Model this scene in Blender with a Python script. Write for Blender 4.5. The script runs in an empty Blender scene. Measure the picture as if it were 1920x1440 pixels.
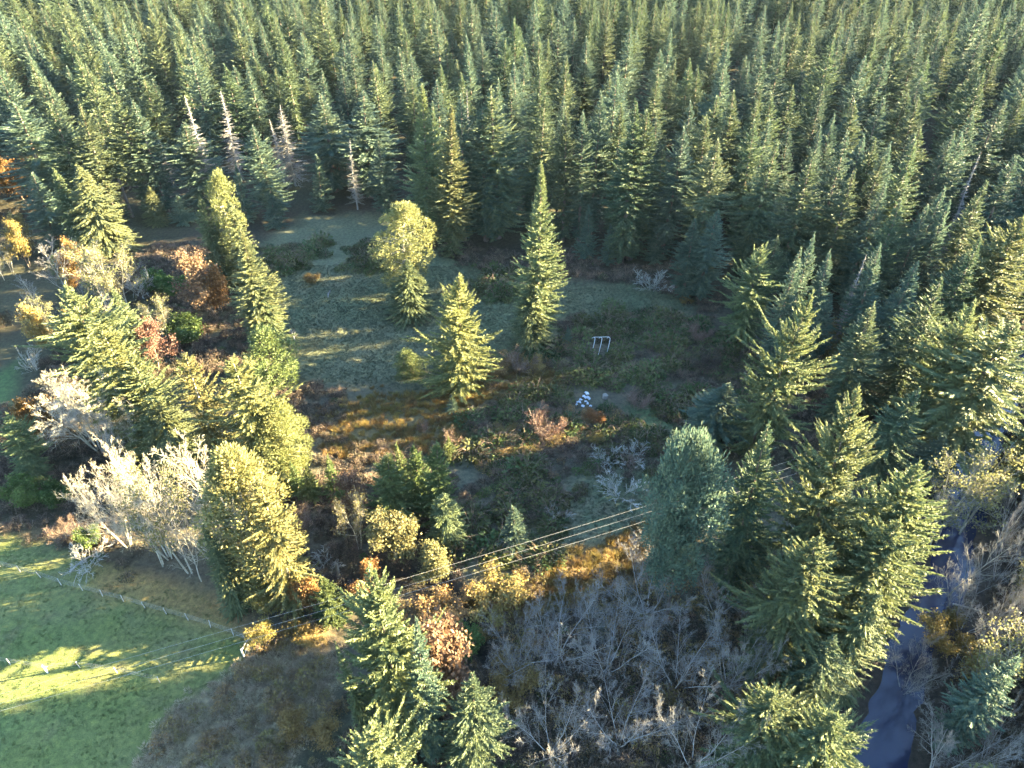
import bpy, math, random
import numpy as np
from mathutils import Vector

# ------------------------------------------------------------------ camera, sky, sun, exposure
SC = bpy.context.scene
COL = SC.collection
CAM_H, PITCH, FPX = 70.0, math.radians(38.0), 1300.0
SUN_AZ, SUN_EL = math.radians(12.0), math.radians(14.2)      # azimuth measured from +X towards +Y
cam_d = bpy.data.cameras.new('camera')
cam_d.sensor_width = 36.0
cam_d.lens = 36.0 * FPX / 1920.0
cam_d.clip_start, cam_d.clip_end = 0.5, 12000.0
cam = bpy.data.objects.new('camera', cam_d)
COL.objects.link(cam)
cam.location = (0, 0, CAM_H)
cam.rotation_euler = (math.pi / 2 - PITCH, 0, 0)
SC.camera = cam

world = bpy.data.worlds.new('World')
SC.world = world
world.use_nodes = True
wn = world.node_tree.nodes
wl = world.node_tree.links
bg = wn['Background']
sky = wn.new('ShaderNodeTexSky')
sky.sky_type = 'NISHITA'
sky.sun_disc = False
sky.sun_elevation = SUN_EL
sky.sun_rotation = math.pi / 2 - SUN_AZ
sky.air_density, sky.dust_density, sky.ozone_density = 1.0, 0.3, 3.0
wl.new(sky.outputs[0], bg.inputs[0])
bg.inputs[1].default_value = 0.05

SUNV = Vector((math.cos(SUN_AZ) * math.cos(SUN_EL), math.sin(SUN_AZ) * math.cos(SUN_EL), math.sin(SUN_EL)))
sun_d = bpy.data.lights.new('sun', 'SUN')
sun_d.energy = 5.0
sun_d.angle = math.radians(0.5)
sun_d.color = (1.0, 0.80, 0.46)
sun = bpy.data.objects.new('sun', sun_d)
COL.objects.link(sun)
sun.rotation_euler = SUNV.to_track_quat('Z', 'Y').to_euler()
sun.location = (200, 80, 150)

SC.view_settings.view_transform = 'Standard'
SC.view_settings.look = 'None'
SC.view_settings.gamma = 1.0
SC.view_settings.use_curve_mapping = False
SC.view_settings.exposure = 5.15
cy = SC.cycles
cy.max_bounces, cy.diffuse_bounces, cy.glossy_bounces = 4, 2, 2
cy.transmission_bounces, cy.transparent_max_bounces, cy.volume_bounces = 3, 8, 0
cy.caustics_reflective = cy.caustics_refractive = False
cy.use_denoising = True

rng = np.random.default_rng(7)
random.seed(7)
PI = math.pi
ST, CT = math.sin(PITCH), math.cos(PITCH)

# ------------------------------------------------------------------ photograph <-> ground
def ray(px, py):
    u, v = (px - 960) / FPX, (720 - py) / FPX
    return np.array((u, CT + v * ST, -ST + v * CT))

def ground(px, py, z=0.0):
    d = ray(px, py)
    t = (z - CAM_H) / d[2]
    return d[0] * t, d[1] * t

def project(x, y, z):
    dz = z - CAM_H
    f = y * CT - dz * ST
    return 960 + FPX * x / f, 720 - FPX * (y * ST + dz * CT) / f, f

def solve_tree(tx, ty, spec):
    """base position and height of a tree whose tip is seen at (tx, ty); spec = row of its foot, or (below 60) its height"""
    d = ray(tx, ty)
    if spec < 60:
        t = (spec - CAM_H) / d[2]
        return d[0] * t, d[1] * t, float(spec)
    Y = ground(tx, spec)[1]
    t = Y / d[1]
    return d[0] * t, Y, CAM_H + d[2] * t

# ------------------------------------------------------------------ noise, masks, terrain
def hash2(ix, iy, s):
    n = (ix.astype(np.int64) * 374761393 + iy.astype(np.int64) * 668265263 + s * 144269) & 0x7fffffff
    n = ((n ^ (n >> 13)) * 1274126177) & 0x7fffffff
    return ((n ^ (n >> 16)) & 0xffff) / 65535.0

def vnoise(x, y, s=0):
    x, y = np.asarray(x, float), np.asarray(y, float)
    ix, iy = np.floor(x), np.floor(y)
    fx, fy = x - ix, y - iy
    fx, fy = fx * fx * (3 - 2 * fx), fy * fy * (3 - 2 * fy)
    a, b = hash2(ix, iy, s), hash2(ix + 1, iy, s)
    c, d = hash2(ix, iy + 1, s), hash2(ix + 1, iy + 1, s)
    return (a * (1 - fx) + b * fx) * (1 - fy) + (c * (1 - fx) + d * fx) * fy

def fbm(x, y, s=0):
    return (vnoise(x, y, s) * .5 + vnoise(x * 2.1, y * 2.1, s + 1) * .3 + vnoise(x * 4.3, y * 4.3, s + 2) * .2)

def gpoly(pts):
    return np.array([ground(*p) for p in pts])

def sdist(x, y, poly):
    """signed distance to a polygon, positive inside"""
    x, y = np.asarray(x, float), np.asarray(y, float)
    best = np.full(x.shape, 1e9)
    inside = np.zeros(x.shape, bool)
    n = len(poly)
    for i in range(n):
        ax, ay = poly[i]
        bx, by = poly[(i + 1) % n]
        ex, ey = bx - ax, by - ay
        t = np.clip(((x - ax) * ex + (y - ay) * ey) / (ex * ex + ey * ey + 1e-9), 0, 1)
        best = np.minimum(best, np.hypot(x - ax - t * ex, y - ay - t * ey))
        cond = (ay > y) != (by > y)
        xi = (bx - ax) * (y - ay) / ((by - ay) if by != ay else 1e-9) + ax
        inside ^= cond & (x < xi)
    return np.where(inside, best, -best)

def pdist(x, y, line):
    x, y = np.asarray(x, float), np.asarray(y, float)
    best = np.full(x.shape, 1e9)
    for (ax, ay), (bx, by) in zip(line[:-1], line[1:]):
        ex, ey = bx - ax, by - ay
        t = np.clip(((x - ax) * ex + (y - ay) * ey) / (ex * ex + ey * ey + 1e-9), 0, 1)
        best = np.minimum(best, np.hypot(x - ax - t * ex, y - ay - t * ey))
    return best

def soft(d, w=1.2):
    return np.clip(d / w * .5 + .5, 0, 1)

P_FIELD = gpoly([(480, 520), (500, 455), (580, 405), (730, 402), (810, 462), (900, 500), (1000, 520), (1060, 535), (1180, 530), (1300, 560), (1290, 610),
                 (1120, 600), (1040, 640), (950, 680), (900, 730), (760, 725), (640, 730), (540, 715), (510, 640), (530, 580)])
P_GOLD = gpoly([(590, 780), (700, 735), (860, 735), (1000, 640), (1060, 720), (880, 765), (860, 850), (620, 880)])
P_GREENPATCH = gpoly([(1040, 960), (1120, 890), (1200, 860), (1290, 880), (1290, 950), (1180, 1000), (1040, 1040), (950, 1060), (880, 1060)])
P_GREENPATCH2 = gpoly([(1180, 770), (1260, 735), (1330, 750), (1320, 800), (1200, 815)])
P_TUSSOCK = gpoly([(960, 1110), (1060, 1040), (1180, 1005), (1290, 970), (1310, 1030), (1180, 1080), (1120, 1125), (960, 1160), (860, 1180), (760, 1180), (800, 1130), (900, 1120)])
P_PASTURE = gpoly([(-400, 930), (0, 1000), (120, 1035), (250, 1082), (380, 1120), (440, 1180), (478, 1212), (440, 1262), (330, 1330), (250, 1450), (200, 1600), (-400, 1700)])
P_SHADEGRASS = gpoly([(-300, 930), (0, 950), (110, 985), (150, 1030), (0, 1010), (-300, 960)])
P_STRAW = gpoly([(478, 1212), (540, 1180), (590, 1170), (625, 1210), (640, 1260), (600, 1340), (520, 1460), (250, 1460), (330, 1330), (440, 1262)])
P_LEFTSTRIP = gpoly([(-60, 720), (0, 700), (34, 680), (30, 730), (0, 800), (-60, 830)])
P_DRY = gpoly([(180, 1062), (300, 1085), (420, 1120), (470, 1160), (480, 1200), (440, 1190), (300, 1140), (190, 1110)])
L_RIVER = np.array([ground(*p) for p in [(1560, 1900), (1630, 1480), (1690, 1280), (1722, 1190), (1770, 1100), (1795, 1020), (1812, 940), (1835, 860), (1852, 790), (1885, 720), (1965, 640), (2110, 570), (2500, 500)]])
W_RIVER = 1.5
L_CREEK = np.array([ground(*p) for p in [(905, 1225), (880, 1180), (860, 1130), (835, 1090), (760, 1075), (650, 1085)]])
L_TRACK = np.array([ground(*p) for p in [(880, 735), (888, 800), (872, 880), (880, 960), (870, 1040)]])
WATER_Z, CREEK_Z = -1.15, -.62

def height(x, y):
    x, y = np.asarray(x, float), np.asarray(y, float)
    h = (fbm(x / 14, y / 14, 11) - .5) * .9 + (fbm(x / 3.2, y / 3.2, 19) - .5) * .22
    pasture = soft(sdist(x, y, P_PASTURE), 4)
    h = h * (1 - .75 * pasture)
    r = pdist(x, y, L_RIVER) + (fbm(x / 4, y / 4, 31) - .5) * 2.6
    k = np.clip((r - W_RIVER) / 4.0, -1, 1)
    h = np.where(k < 1, h * np.clip(k, 0, 1) + (-1.15 - .9 * 0) * (1 - np.clip(k, 0, 1)) * 1.0 + np.minimum(k, 0) * .9, h)
    c = pdist(x, y, L_CREEK)
    h = h - .95 * np.exp(-(c / .95) ** 2)
    return h

def hz(x, y):
    return float(height(np.array([x]), np.array([y]))[0])

# ------------------------------------------------------------------ materials
def ramp(nt, stops):
    n = nt.nodes.new('ShaderNodeValToRGB')
    e = n.color_ramp.elements
    while len(e) < len(stops):
        e.new(0.5)
    for el, (p, c) in zip(e, stops):
        el.position, el.color = p, (*c, 1)
    return n

def mix_rgb(nt, blend, fac, a, b):
    n = nt.nodes.new('ShaderNodeMix')
    n.data_type, n.blend_type = 'RGBA', blend
    for s, v in ((n.inputs[0], fac), (n.inputs[6], a), (n.inputs[7], b)):
        if hasattr(v, 'is_linked'):
            nt.links.new(v, s)
        elif isinstance(v, (int, float)):
            s.default_value = v
        else:
            s.default_value = (*v, 1)
    return n.outputs[2]

def leaf_mat(name, c_dark, c_mid, c_light, transl=.35, rough=.72, obj_var=.5, spec=.2):
    """two-sided leaf or needle: colour varies from leaf to leaf, clump to clump and plant to plant"""
    m = bpy.data.materials.new(name)
    m.use_nodes = True
    nt = m.node_tree
    nt.nodes.clear()
    N, L = nt.nodes.new, nt.links.new
    out = N('ShaderNodeOutputMaterial')
    geo = N('ShaderNodeNewGeometry')
    oi = N('ShaderNodeObjectInfo')
    tc = N('ShaderNodeTexCoord')
    nz = N('ShaderNodeTexNoise')
    nz.inputs['Scale'].default_value = .55
    nz.inputs['Detail'].default_value = 3
    L(tc.outputs['Object'], nz.inputs['Vector'])
    a = N('ShaderNodeMath'); a.operation = 'MULTIPLY_ADD'
    L(geo.outputs['Random Per Island'], a.inputs[0]); a.inputs[1].default_value = .30
    b = N('ShaderNodeMath'); b.operation = 'MULTIPLY_ADD'
    L(nz.outputs[0], b.inputs[0]); b.inputs[1].default_value = .8; b.inputs[2].default_value = -.2
    L(b.outputs[0], a.inputs[2])
    r = ramp(nt, [(.05, c_dark), (.45, c_mid), (.95, c_light)])
    L(a.outputs[0], r.inputs[0])
    hsv = N('ShaderNodeHueSaturation')
    for sock, lo, hi in (('Hue', .5 - .022 * obj_var * 2, .5 + .022 * obj_var * 2), ('Value', 1 - .35 * obj_var, 1 + .35 * obj_var)):
        mr = N('ShaderNodeMapRange')
        mr.inputs[3].default_value, mr.inputs[4].default_value = lo, hi
        if sock == 'Value':
            f = N('ShaderNodeMath'); f.operation = 'FRACT'
            g = N('ShaderNodeMath'); g.operation = 'MULTIPLY'; g.inputs[1].default_value = 17.31
            L(oi.outputs['Random'], g.inputs[0]); L(g.outputs[0], f.inputs[0]); L(f.outputs[0], mr.inputs[0])
        else:
            L(oi.outputs['Random'], mr.inputs[0])
        L(mr.outputs[0], hsv.inputs[sock])
    L(r.outputs[0], hsv.inputs['Color'])
    d = N('ShaderNodeBsdfPrincipled')
    L(hsv.outputs[0], d.inputs['Base Color'])
    d.inputs['Roughness'].default_value = rough
    d.inputs['Specular IOR Level'].default_value = spec
    t = N('ShaderNodeBsdfTranslucent')
    L(hsv.outputs[0], t.inputs['Color'])
    mx = N('ShaderNodeMixShader')
    mx.inputs[0].default_value = transl
    L(d.outputs[0], mx.inputs[1]); L(t.outputs[0], mx.inputs[2]); L(mx.outputs[0], out.inputs[0])
    return m

def bark_mat(name, c1, c2, scale=3.0, rough=.9, bump=.4):
    m = bpy.data.materials.new(name)
    m.use_nodes = True
    nt = m.node_tree
    p = nt.nodes['Principled BSDF']
    tc = nt.nodes.new('ShaderNodeTexCoord')
    mp = nt.nodes.new('ShaderNodeMapping')
    mp.inputs['Scale'].default_value = (scale, scale, scale * .35)
    nz = nt.nodes.new('ShaderNodeTexNoise')
    nz.inputs['Scale'].default_value = 1.0
    nz.inputs['Detail'].default_value = 5
    r = ramp(nt, [(.3, c1), (.7, c2)])
    bp = nt.nodes.new('ShaderNodeBump')
    bp.inputs['Strength'].default_value = bump
    bp.inputs['Distance'].default_value = .05
    L = nt.links.new
    L(tc.outputs['Object'], mp.inputs[0]); L(mp.outputs[0], nz.inputs['Vector']); L(nz.outputs[0], r.inputs[0])
    L(r.outputs[0], p.inputs['Base Color']); L(nz.outputs[0], bp.inputs['Height']); L(bp.outputs[0], p.inputs['Normal'])
    p.inputs['Roughness'].default_value = rough
    p.inputs['Specular IOR Level'].default_value = .2
    return m

M = {}
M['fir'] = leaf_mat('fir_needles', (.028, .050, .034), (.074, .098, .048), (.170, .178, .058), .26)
M['litfir'] = leaf_mat('sunlit_tone_fir_needles', (.040, .062, .034), (.110, .125, .052), (.235, .215, .072), .26)  # fir needles again, warmed and brightened: sunlight painted into the colour
M['bluefir'] = leaf_mat('blue_fir_needles', (.028, .056, .044), (.070, .102, .066), (.160, .165, .070), .26)
M['cedar'] = leaf_mat('cedar_sprays', (.034, .052, .026), (.088, .104, .046), (.200, .192, .064), .26)
M['young'] = leaf_mat('young_fir_needles', (.038, .060, .024), (.094, .116, .040), (.190, .190, .060), .36)
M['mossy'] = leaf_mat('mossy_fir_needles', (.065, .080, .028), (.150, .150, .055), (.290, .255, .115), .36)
M['greenleaf'] = leaf_mat('dark_green_leaves', (.020, .042, .012), (.050, .085, .020), (.10, .125, .03), .3)
M['rust'] = leaf_mat('rust_leaves', (.062, .036, .024), (.125, .076, .046), (.215, .138, .088), .35)
M['orange'] = leaf_mat('orange_leaves', (.085, .040, .018), (.165, .085, .030), (.26, .150, .060), .4)
M['yellow'] = leaf_mat('yellow_leaves', (0.087, 0.065, 0.024), (0.161, 0.124, 0.036), (0.236, 0.186, 0.072), .4)
M['olive'] = leaf_mat('olive_leaves', (.060, .062, .026), (.125, .120, .046), (.22, .19, .085), .35)
M['bramble'] = leaf_mat('bramble_leaves', (.022, .034, .012), (.066, .082, .026), (.150, .155, .052), .25, obj_var=1.3)
M['brownbrush'] = leaf_mat('brown_brush_leaves', (0.024, 0.020, 0.014), (0.058, 0.047, 0.030), (0.104, 0.081, 0.052), .2, obj_var=.7)
M['goldgrass'] = leaf_mat('golden_grass_blades', (0.095, 0.067, 0.023), (0.194, 0.138, 0.046), (0.307, 0.233, 0.095), .3, obj_var=.6)
M['fieldgrass'] = leaf_mat('grey_green_grass_blades', (0.045, 0.054, 0.032), (0.083, 0.091, 0.054), (0.131, 0.131, 0.086), .3, obj_var=.6)
M['strawgrass'] = leaf_mat('straw_blades', (.19, .15, .09), (.34, .28, .18), (.50, .43, .30), .25, obj_var=.5)
M['pinktwig'] = leaf_mat('reddish_twigs', (.085, .060, .048), (.175, .128, .100), (.30, .225, .175), .1)
M['greytwig'] = leaf_mat('grey_twigs', (0.084, 0.081, 0.073), (0.154, 0.147, 0.133), (0.238, 0.227, 0.206), .05, obj_var=.4)
M['whitetwig'] = leaf_mat('lichened_pale_twigs', (.13, .135, .12), (.25, .25, .23), (.40, .39, .36), .05, obj_var=.4)
M['bark'] = bark_mat('fir_bark', (.055, .042, .032), (.15, .12, .095))
M['palebark'] = bark_mat('pale_mossy_bark', (.12, .115, .08), (.34, .31, .25), 2.2)
M['greybark'] = bark_mat('dead_grey_bark', (.11, .108, .10), (.25, .24, .225), 2.5)
M['brownbark'] = bark_mat('brown_bark', (.07, .05, .036), (.17, .125, .09), 2.5)
M['post'] = bark_mat('weathered_post_wood', (.22, .20, .17), (.46, .43, .37), 6)
M['plank'] = bark_mat('weathered_plank_wood', (.12, .11, .09), (.22, .20, .17), 5)

def plain_mat(name, col, rough=.5, metal=0.0):
    m = bpy.data.materials.new(name)
    m.use_nodes = True
    nt = m.node_tree
    p = nt.nodes['Principled BSDF']
    nz = nt.nodes.new('ShaderNodeTexNoise')
    nz.inputs['Scale'].default_value = 4
    nz.inputs['Detail'].default_value = 4
    r = ramp(nt, [(.3, tuple(c * .75 for c in col)), (.7, col)])
    tc = nt.nodes.new('ShaderNodeTexCoord')
    nt.links.new(tc.outputs['Object'], nz.inputs['Vector'])
    nt.links.new(nz.outputs[0], r.inputs[0])
    nt.links.new(r.outputs[0], p.inputs['Base Color'])
    p.inputs['Roughness'].default_value = rough
    p.inputs['Metallic'].default_value = metal
    return m
M['wire'] = plain_mat('aluminium_wire', (.42, .41, .39), .6, .0)
M['fencewire'] = plain_mat('galvanised_fence_wire', (.30, .29, .28), .6, .0)
M['pipe'] = plain_mat('white_plastic_pipe', (.42, .44, .43), .6)
M['sheet'] = plain_mat('white_plastic_sheet', (.50, .54, .60), .6)
M['white'] = plain_mat('white_painted_metal', (.80, .80, .78), .4)

# ------------------------------------------------------------------ mesh helpers (numpy)
def mesh_np(name, verts, quads=None, tris=None, mats=(), mat_idx=None, smooth=False):
    me = bpy.data.meshes.new(name)
    verts = np.asarray(verts, np.float32).reshape(-1, 3)
    loops, starts, pos = [], [], 0
    if quads is not None and len(quads):
        q = np.asarray(quads, np.int32).reshape(-1, 4)
        loops.append(q.ravel()); starts.append(np.arange(len(q)) * 4); pos = len(q) * 4
    if tris is not None and len(tris):
        t = np.asarray(tris, np.int32).reshape(-1, 3)
        loops.append(t.ravel()); starts.append(pos + np.arange(len(t)) * 3)
    loops, starts = np.concatenate(loops).astype(np.int32), np.concatenate(starts).astype(np.int32)
    me.vertices.add(len(verts)); me.vertices.foreach_set('co', verts.ravel())
    me.loops.add(len(loops)); me.loops.foreach_set('vertex_index', loops)
    me.polygons.add(len(starts)); me.polygons.foreach_set('loop_start', starts)
    for m in mats:
        me.materials.append(m)
    if mat_idx is not None:
        me.polygons.foreach_set('material_index', np.asarray(mat_idx, np.int32))
    me.polygons.foreach_set('use_smooth', np.full(len(starts), smooth))
    me.update(calc_edges=True)
    return me

def unit(v):
    return v / (np.linalg.norm(v, axis=-1, keepdims=True) + 1e-9)

def kites(p, d, length, width, r, roll=.7, face=(0, 0, 1.0)):
    """leaf or spray shaped quads: start p, direction d"""
    d = unit(d)
    n = np.asarray(face) + r.normal(0, roll, p.shape)
    s = unit(np.cross(d, n)) * np.asarray(width)[:, None] * .5
    L = np.asarray(length)[:, None]
    mid = p + d * L * .42
    sag = np.zeros_like(p); sag[:, 2] = -np.asarray(length) * .04
    v = np.stack([p, mid + s, p + d * L + sag, mid - s], 1)
    return v.reshape(-1, 3)

def tubes(p0, p1, r0, r1, sides=4):
    """separate tapered prisms"""
    p0, p1 = np.asarray(p0, float), np.asarray(p1, float)
    n = len(p0)
    d = unit(p1 - p0)
    ref = np.where(np.abs(d[:, 2:3]) < .9, np.array([[0, 0, 1.0]]), np.array([[1.0, 0, 0]]))
    a = unit(np.cross(d, ref)); b = np.cross(d, a)
    ang = np.arange(sides) / sides * 2 * PI
    ring = a[:, None, :] * np.cos(ang)[None, :, None] + b[:, None, :] * np.sin(ang)[None, :, None]
    v = np.concatenate([p0[:, None] + ring * np.asarray(r0)[:, None, None], p1[:, None] + ring * np.asarray(r1)[:, None, None]], 1)
    k = np.arange(sides)
    q = np.stack([k, (k + 1) % sides, (k + 1) % sides + sides, k + sides], 1)
    q = q[None] + (np.arange(n) * 2 * sides)[:, None, None]
    return v.reshape(-1, 3), q.reshape(-1, 4)

def merge(parts):
    V, Q, o = [], [], 0
    for v, q in parts:
        V.append(v); Q.append(np.asarray(q).reshape(-1, 4) + o); o += len(v)
    return np.concatenate(V), np.concatenate(Q)

def path_tube(pts, radii, sides=7):
    """one continuous tube along a path"""
    pts = np.asarray(pts, float)
    n = len(pts)
    t = np.gradient(pts, axis=0)
    t = unit(t)
    ref = np.array((1.0, 0, 0)) if abs(t[0][0]) < .8 else np.array((0, 1.0, 0))
    a = unit(np.cross(t, ref)); b = np.cross(t, a)
    ang = np.arange(sides) / sides * 2 * PI
    v = pts[:, None] + (a[:, None] * np.cos(ang)[None, :, None] + b[:, None] * np.sin(ang)[None, :, None]) * np.asarray(radii)[:, None, None]
    q = []
    for i in range(n - 1):
        for k in range(sides):
            q.append((i * sides + k, i * sides + (k + 1) % sides, (i + 1) * sides + (k + 1) % sides, (i + 1) * sides + k))
    return v.reshape(-1, 3), np.array(q)

# ------------------------------------------------------------------ plants: prototypes
def trunk_path(H, r, bend=.25, n=9):
    z = np.linspace(-.6, H, n)
    ph = r.uniform(0, 6.28, 2)
    return np.stack([np.sin(z / H * 3 + ph[0]) * bend * z / H, np.sin(z / H * 2.4 + ph[1]) * bend * z / H, z], 1)

def conifer(seed, H, R, z0=.06, dz=.55, nb=6, prof=.85, e_top=.6, e_bot=-.25, up=.18, sp=.26, tw=.17, tl=.62, hang=.15, rag=.2, bulge=.0, holes=.12, dome=0.0, col=0.0):
    r = np.random.default_rng(seed)
    path = trunk_path(H, r)
    dz, sp, tw, tl, nb = dz * .8, sp * .56, tw * 1.12, tl * 1.08, nb + 2
    zs = []
    z = H * z0
    while z < H * .985:
        t = (z / H - z0) / (1 - z0)
        k = max(3, int(round(nb * (1 - .35 * t) + r.uniform(-.6, .6))))
        for i in range(k):
            zs.append(z + r.uniform(-.5, .5) * dz)
        z += dz * (1.05 - .4 * t)
    zs = np.array(zs)
    holes *= .45
    n = len(zs)
    t = np.clip((zs / H - z0) / (1 - z0), 0, 1)
    base_round = np.clip(t / .12, 0, 1) ** .5 * .35 + .65
    shape = (1 - t) ** prof
    if col > 0:
        shape = np.clip((1 - t) / col, 0, 1) ** .8 * (.86 + .14 * np.sin(PI * t))
    if dome > 0:
        shape = np.maximum(shape * (1 - dome), dome * np.sqrt(np.clip(1 - t ** 3.0, 0, 1)))
    lump = .72 + .56 * vnoise(zs / 2.4 + seed * 7.7, np.zeros(n), seed)
    az = r.uniform(0, 2 * PI, n)
    lobes = 1 + rag * 1.1 * (vnoise(np.cos(az) * 1.4 + seed, np.sin(az) * 1.4 + zs / 3.2, seed + 3) - .5) * 2
    L = R * shape * base_round * (1 + (lump - 1) * rag * 2.2) * lobes * (1 + r.normal(0, rag * .55, n)) * (1 + bulge * np.sin(PI * t))
    keep = (r.uniform(0, 1, n) > holes)
    L = np.clip(L, .18, None)[keep]; zs, az, t = zs[keep], az[keep], t[keep]
    n = len(zs)
    el = e_bot + (e_top - e_bot) * t ** 1.2 + r.normal(0, .10, n)
    # stations along every bough, two sides
    m = np.maximum(2, np.ceil(L / sp).astype(int))
    idx = np.repeat(np.arange(n), m)
    first = np.cumsum(m) - m
    s = (np.arange(len(idx)) - first[idx] + r.uniform(.2, .9, len(idx))) / m[idx]
    s = .1 + .9 * s
    def at(ix, s):
        rr = L[ix] * s
        tx = np.interp(zs[ix], path[:, 2], path[:, 0]); ty = np.interp(zs[ix], path[:, 2], path[:, 1])
        return np.stack([tx + np.cos(az[ix]) * rr * np.cos(el[ix]), ty + np.sin(az[ix]) * rr * np.cos(el[ix]),
                         zs[ix] + L[ix] * (np.sin(el[ix]) * s + up * s * s * .6) - hang * .3 * L[ix] * s * (1 - s)], 1)
    V = []
    for side in (-1, 1):
        p = at(idx, s)
        a = az[idx] + side * (1.0 - .45 * s + r.normal(0, .2, len(idx)))
        dz_ = np.sin(el[idx]) * .6 + up * s - hang + r.normal(0, .2, len(idx))
        d = np.stack([np.cos(a), np.sin(a), dz_], 1)
        ln = tl * (.4 + .75 * (1 - s)) * np.clip(L[idx] / R, .25, 1) ** .5 * r.uniform(.65, 1.3, len(idx))
        V.append(kites(p, d, ln, np.minimum(tw * r.uniform(.7, 1.3, len(idx)), ln * .6), r, .55, np.stack([np.cos(az[idx]), np.sin(az[idx]), np.full(len(idx), .7)], 1)))
    ix = np.arange(n)
    for s0, s1, w in ((.12, .55, 1.3), (.45, .85, 1.2), (.72, 1.1, 1.0)):
        p = at(ix, np.full(n, s0)); q = at(ix, np.full(n, s1))
        V.append(kites(p, q - p, np.linalg.norm(q - p, axis=1), np.full(n, tw * w), r, .6, np.stack([np.cos(az), np.sin(az), np.full(n, 1.2)], 1)))
    # leader
    tip = path[-1]
    k = 10
    p = np.repeat(tip[None], k, 0) + np.stack([np.zeros(k), np.zeros(k), r.uniform(-1.0, .1, k)], 1)
    a = r.uniform(0, 6.28, k)
    V.append(kites(p, np.stack([np.cos(a) * .45, np.sin(a) * .45, np.full(k, 1.0)], 1), r.uniform(.4, .8, k), np.full(k, tw * .8), r))
    V = np.concatenate(V)
    q = np.arange(len(V)).reshape(-1, 4)
    rad = np.interp(path[:, 2], [-.6, 0, H * .1, H], [H * .017, H * .015, H * .012, .03])
    return (V, q), path_tube(path, rad, 7)

def snag(seed, H, R, dz=.45, nb=5, z0=.12, dens=1.0):
    """dead conifer: bare trunk, drooping grey boughs with side twigs"""
    r = np.random.default_rng(seed)
    path = trunk_path(H, r)
    P0, P1, R0, R1 = [], [], [], []
    z = H * z0
    while z < H * .97:
        t = (z / H - z0) / (1 - z0)
        for i in range(nb):
            if r.uniform() > .85 * dens:
                continue
            az = r.uniform(0, 6.28)
            L = max(.25, R * (1 - t) ** .85 * r.uniform(.4, 1.1))
            e = .45 * t - .15 + r.normal(0, .12)
            prev = np.array((np.interp(z, path[:, 2], path[:, 0]), np.interp(z, path[:, 2], path[:, 1]), z + r.uniform(-.3, .3)))
            st = prev.copy()
            nseg = 3
            for k in range(nseg):
                s = (k + 1) / nseg
                cur = st + np.array((math.cos(az) * L * s, math.sin(az) * L * s, L * (math.sin(e) * s - .28 * s * s + .22 * s ** 4)))
                P0.append(prev); P1.append(cur); R0.append(.06 * (1 - .7 * k / nseg)); R1.append(.06 * (1 - .7 * (k + 1) / nseg))
                for sd in (-1, 1):
                    for w in range(2):
                        f = r.uniform(0, 1)
                        b = prev * (1 - f) + cur * f
                        a2 = az + sd * r.uniform(.5, 1.1)
                        l2 = L * .32 * r.uniform(.5, 1.1) * (1.15 - s * .6)
                        P0.append(b); P1.append(b + np.array((math.cos(a2) * l2, math.sin(a2) * l2, -l2 * r.uniform(.05, .5)))); R0.append(.036); R1.append(.016)
                prev = cur
        z += dz
    rad = np.interp(path[:, 2], [-.6, 0, H], [H * .008, H * .007, .03])
    return tubes(P0, P1, R0, R1, 3), path_tube(path, rad, 7)

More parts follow.
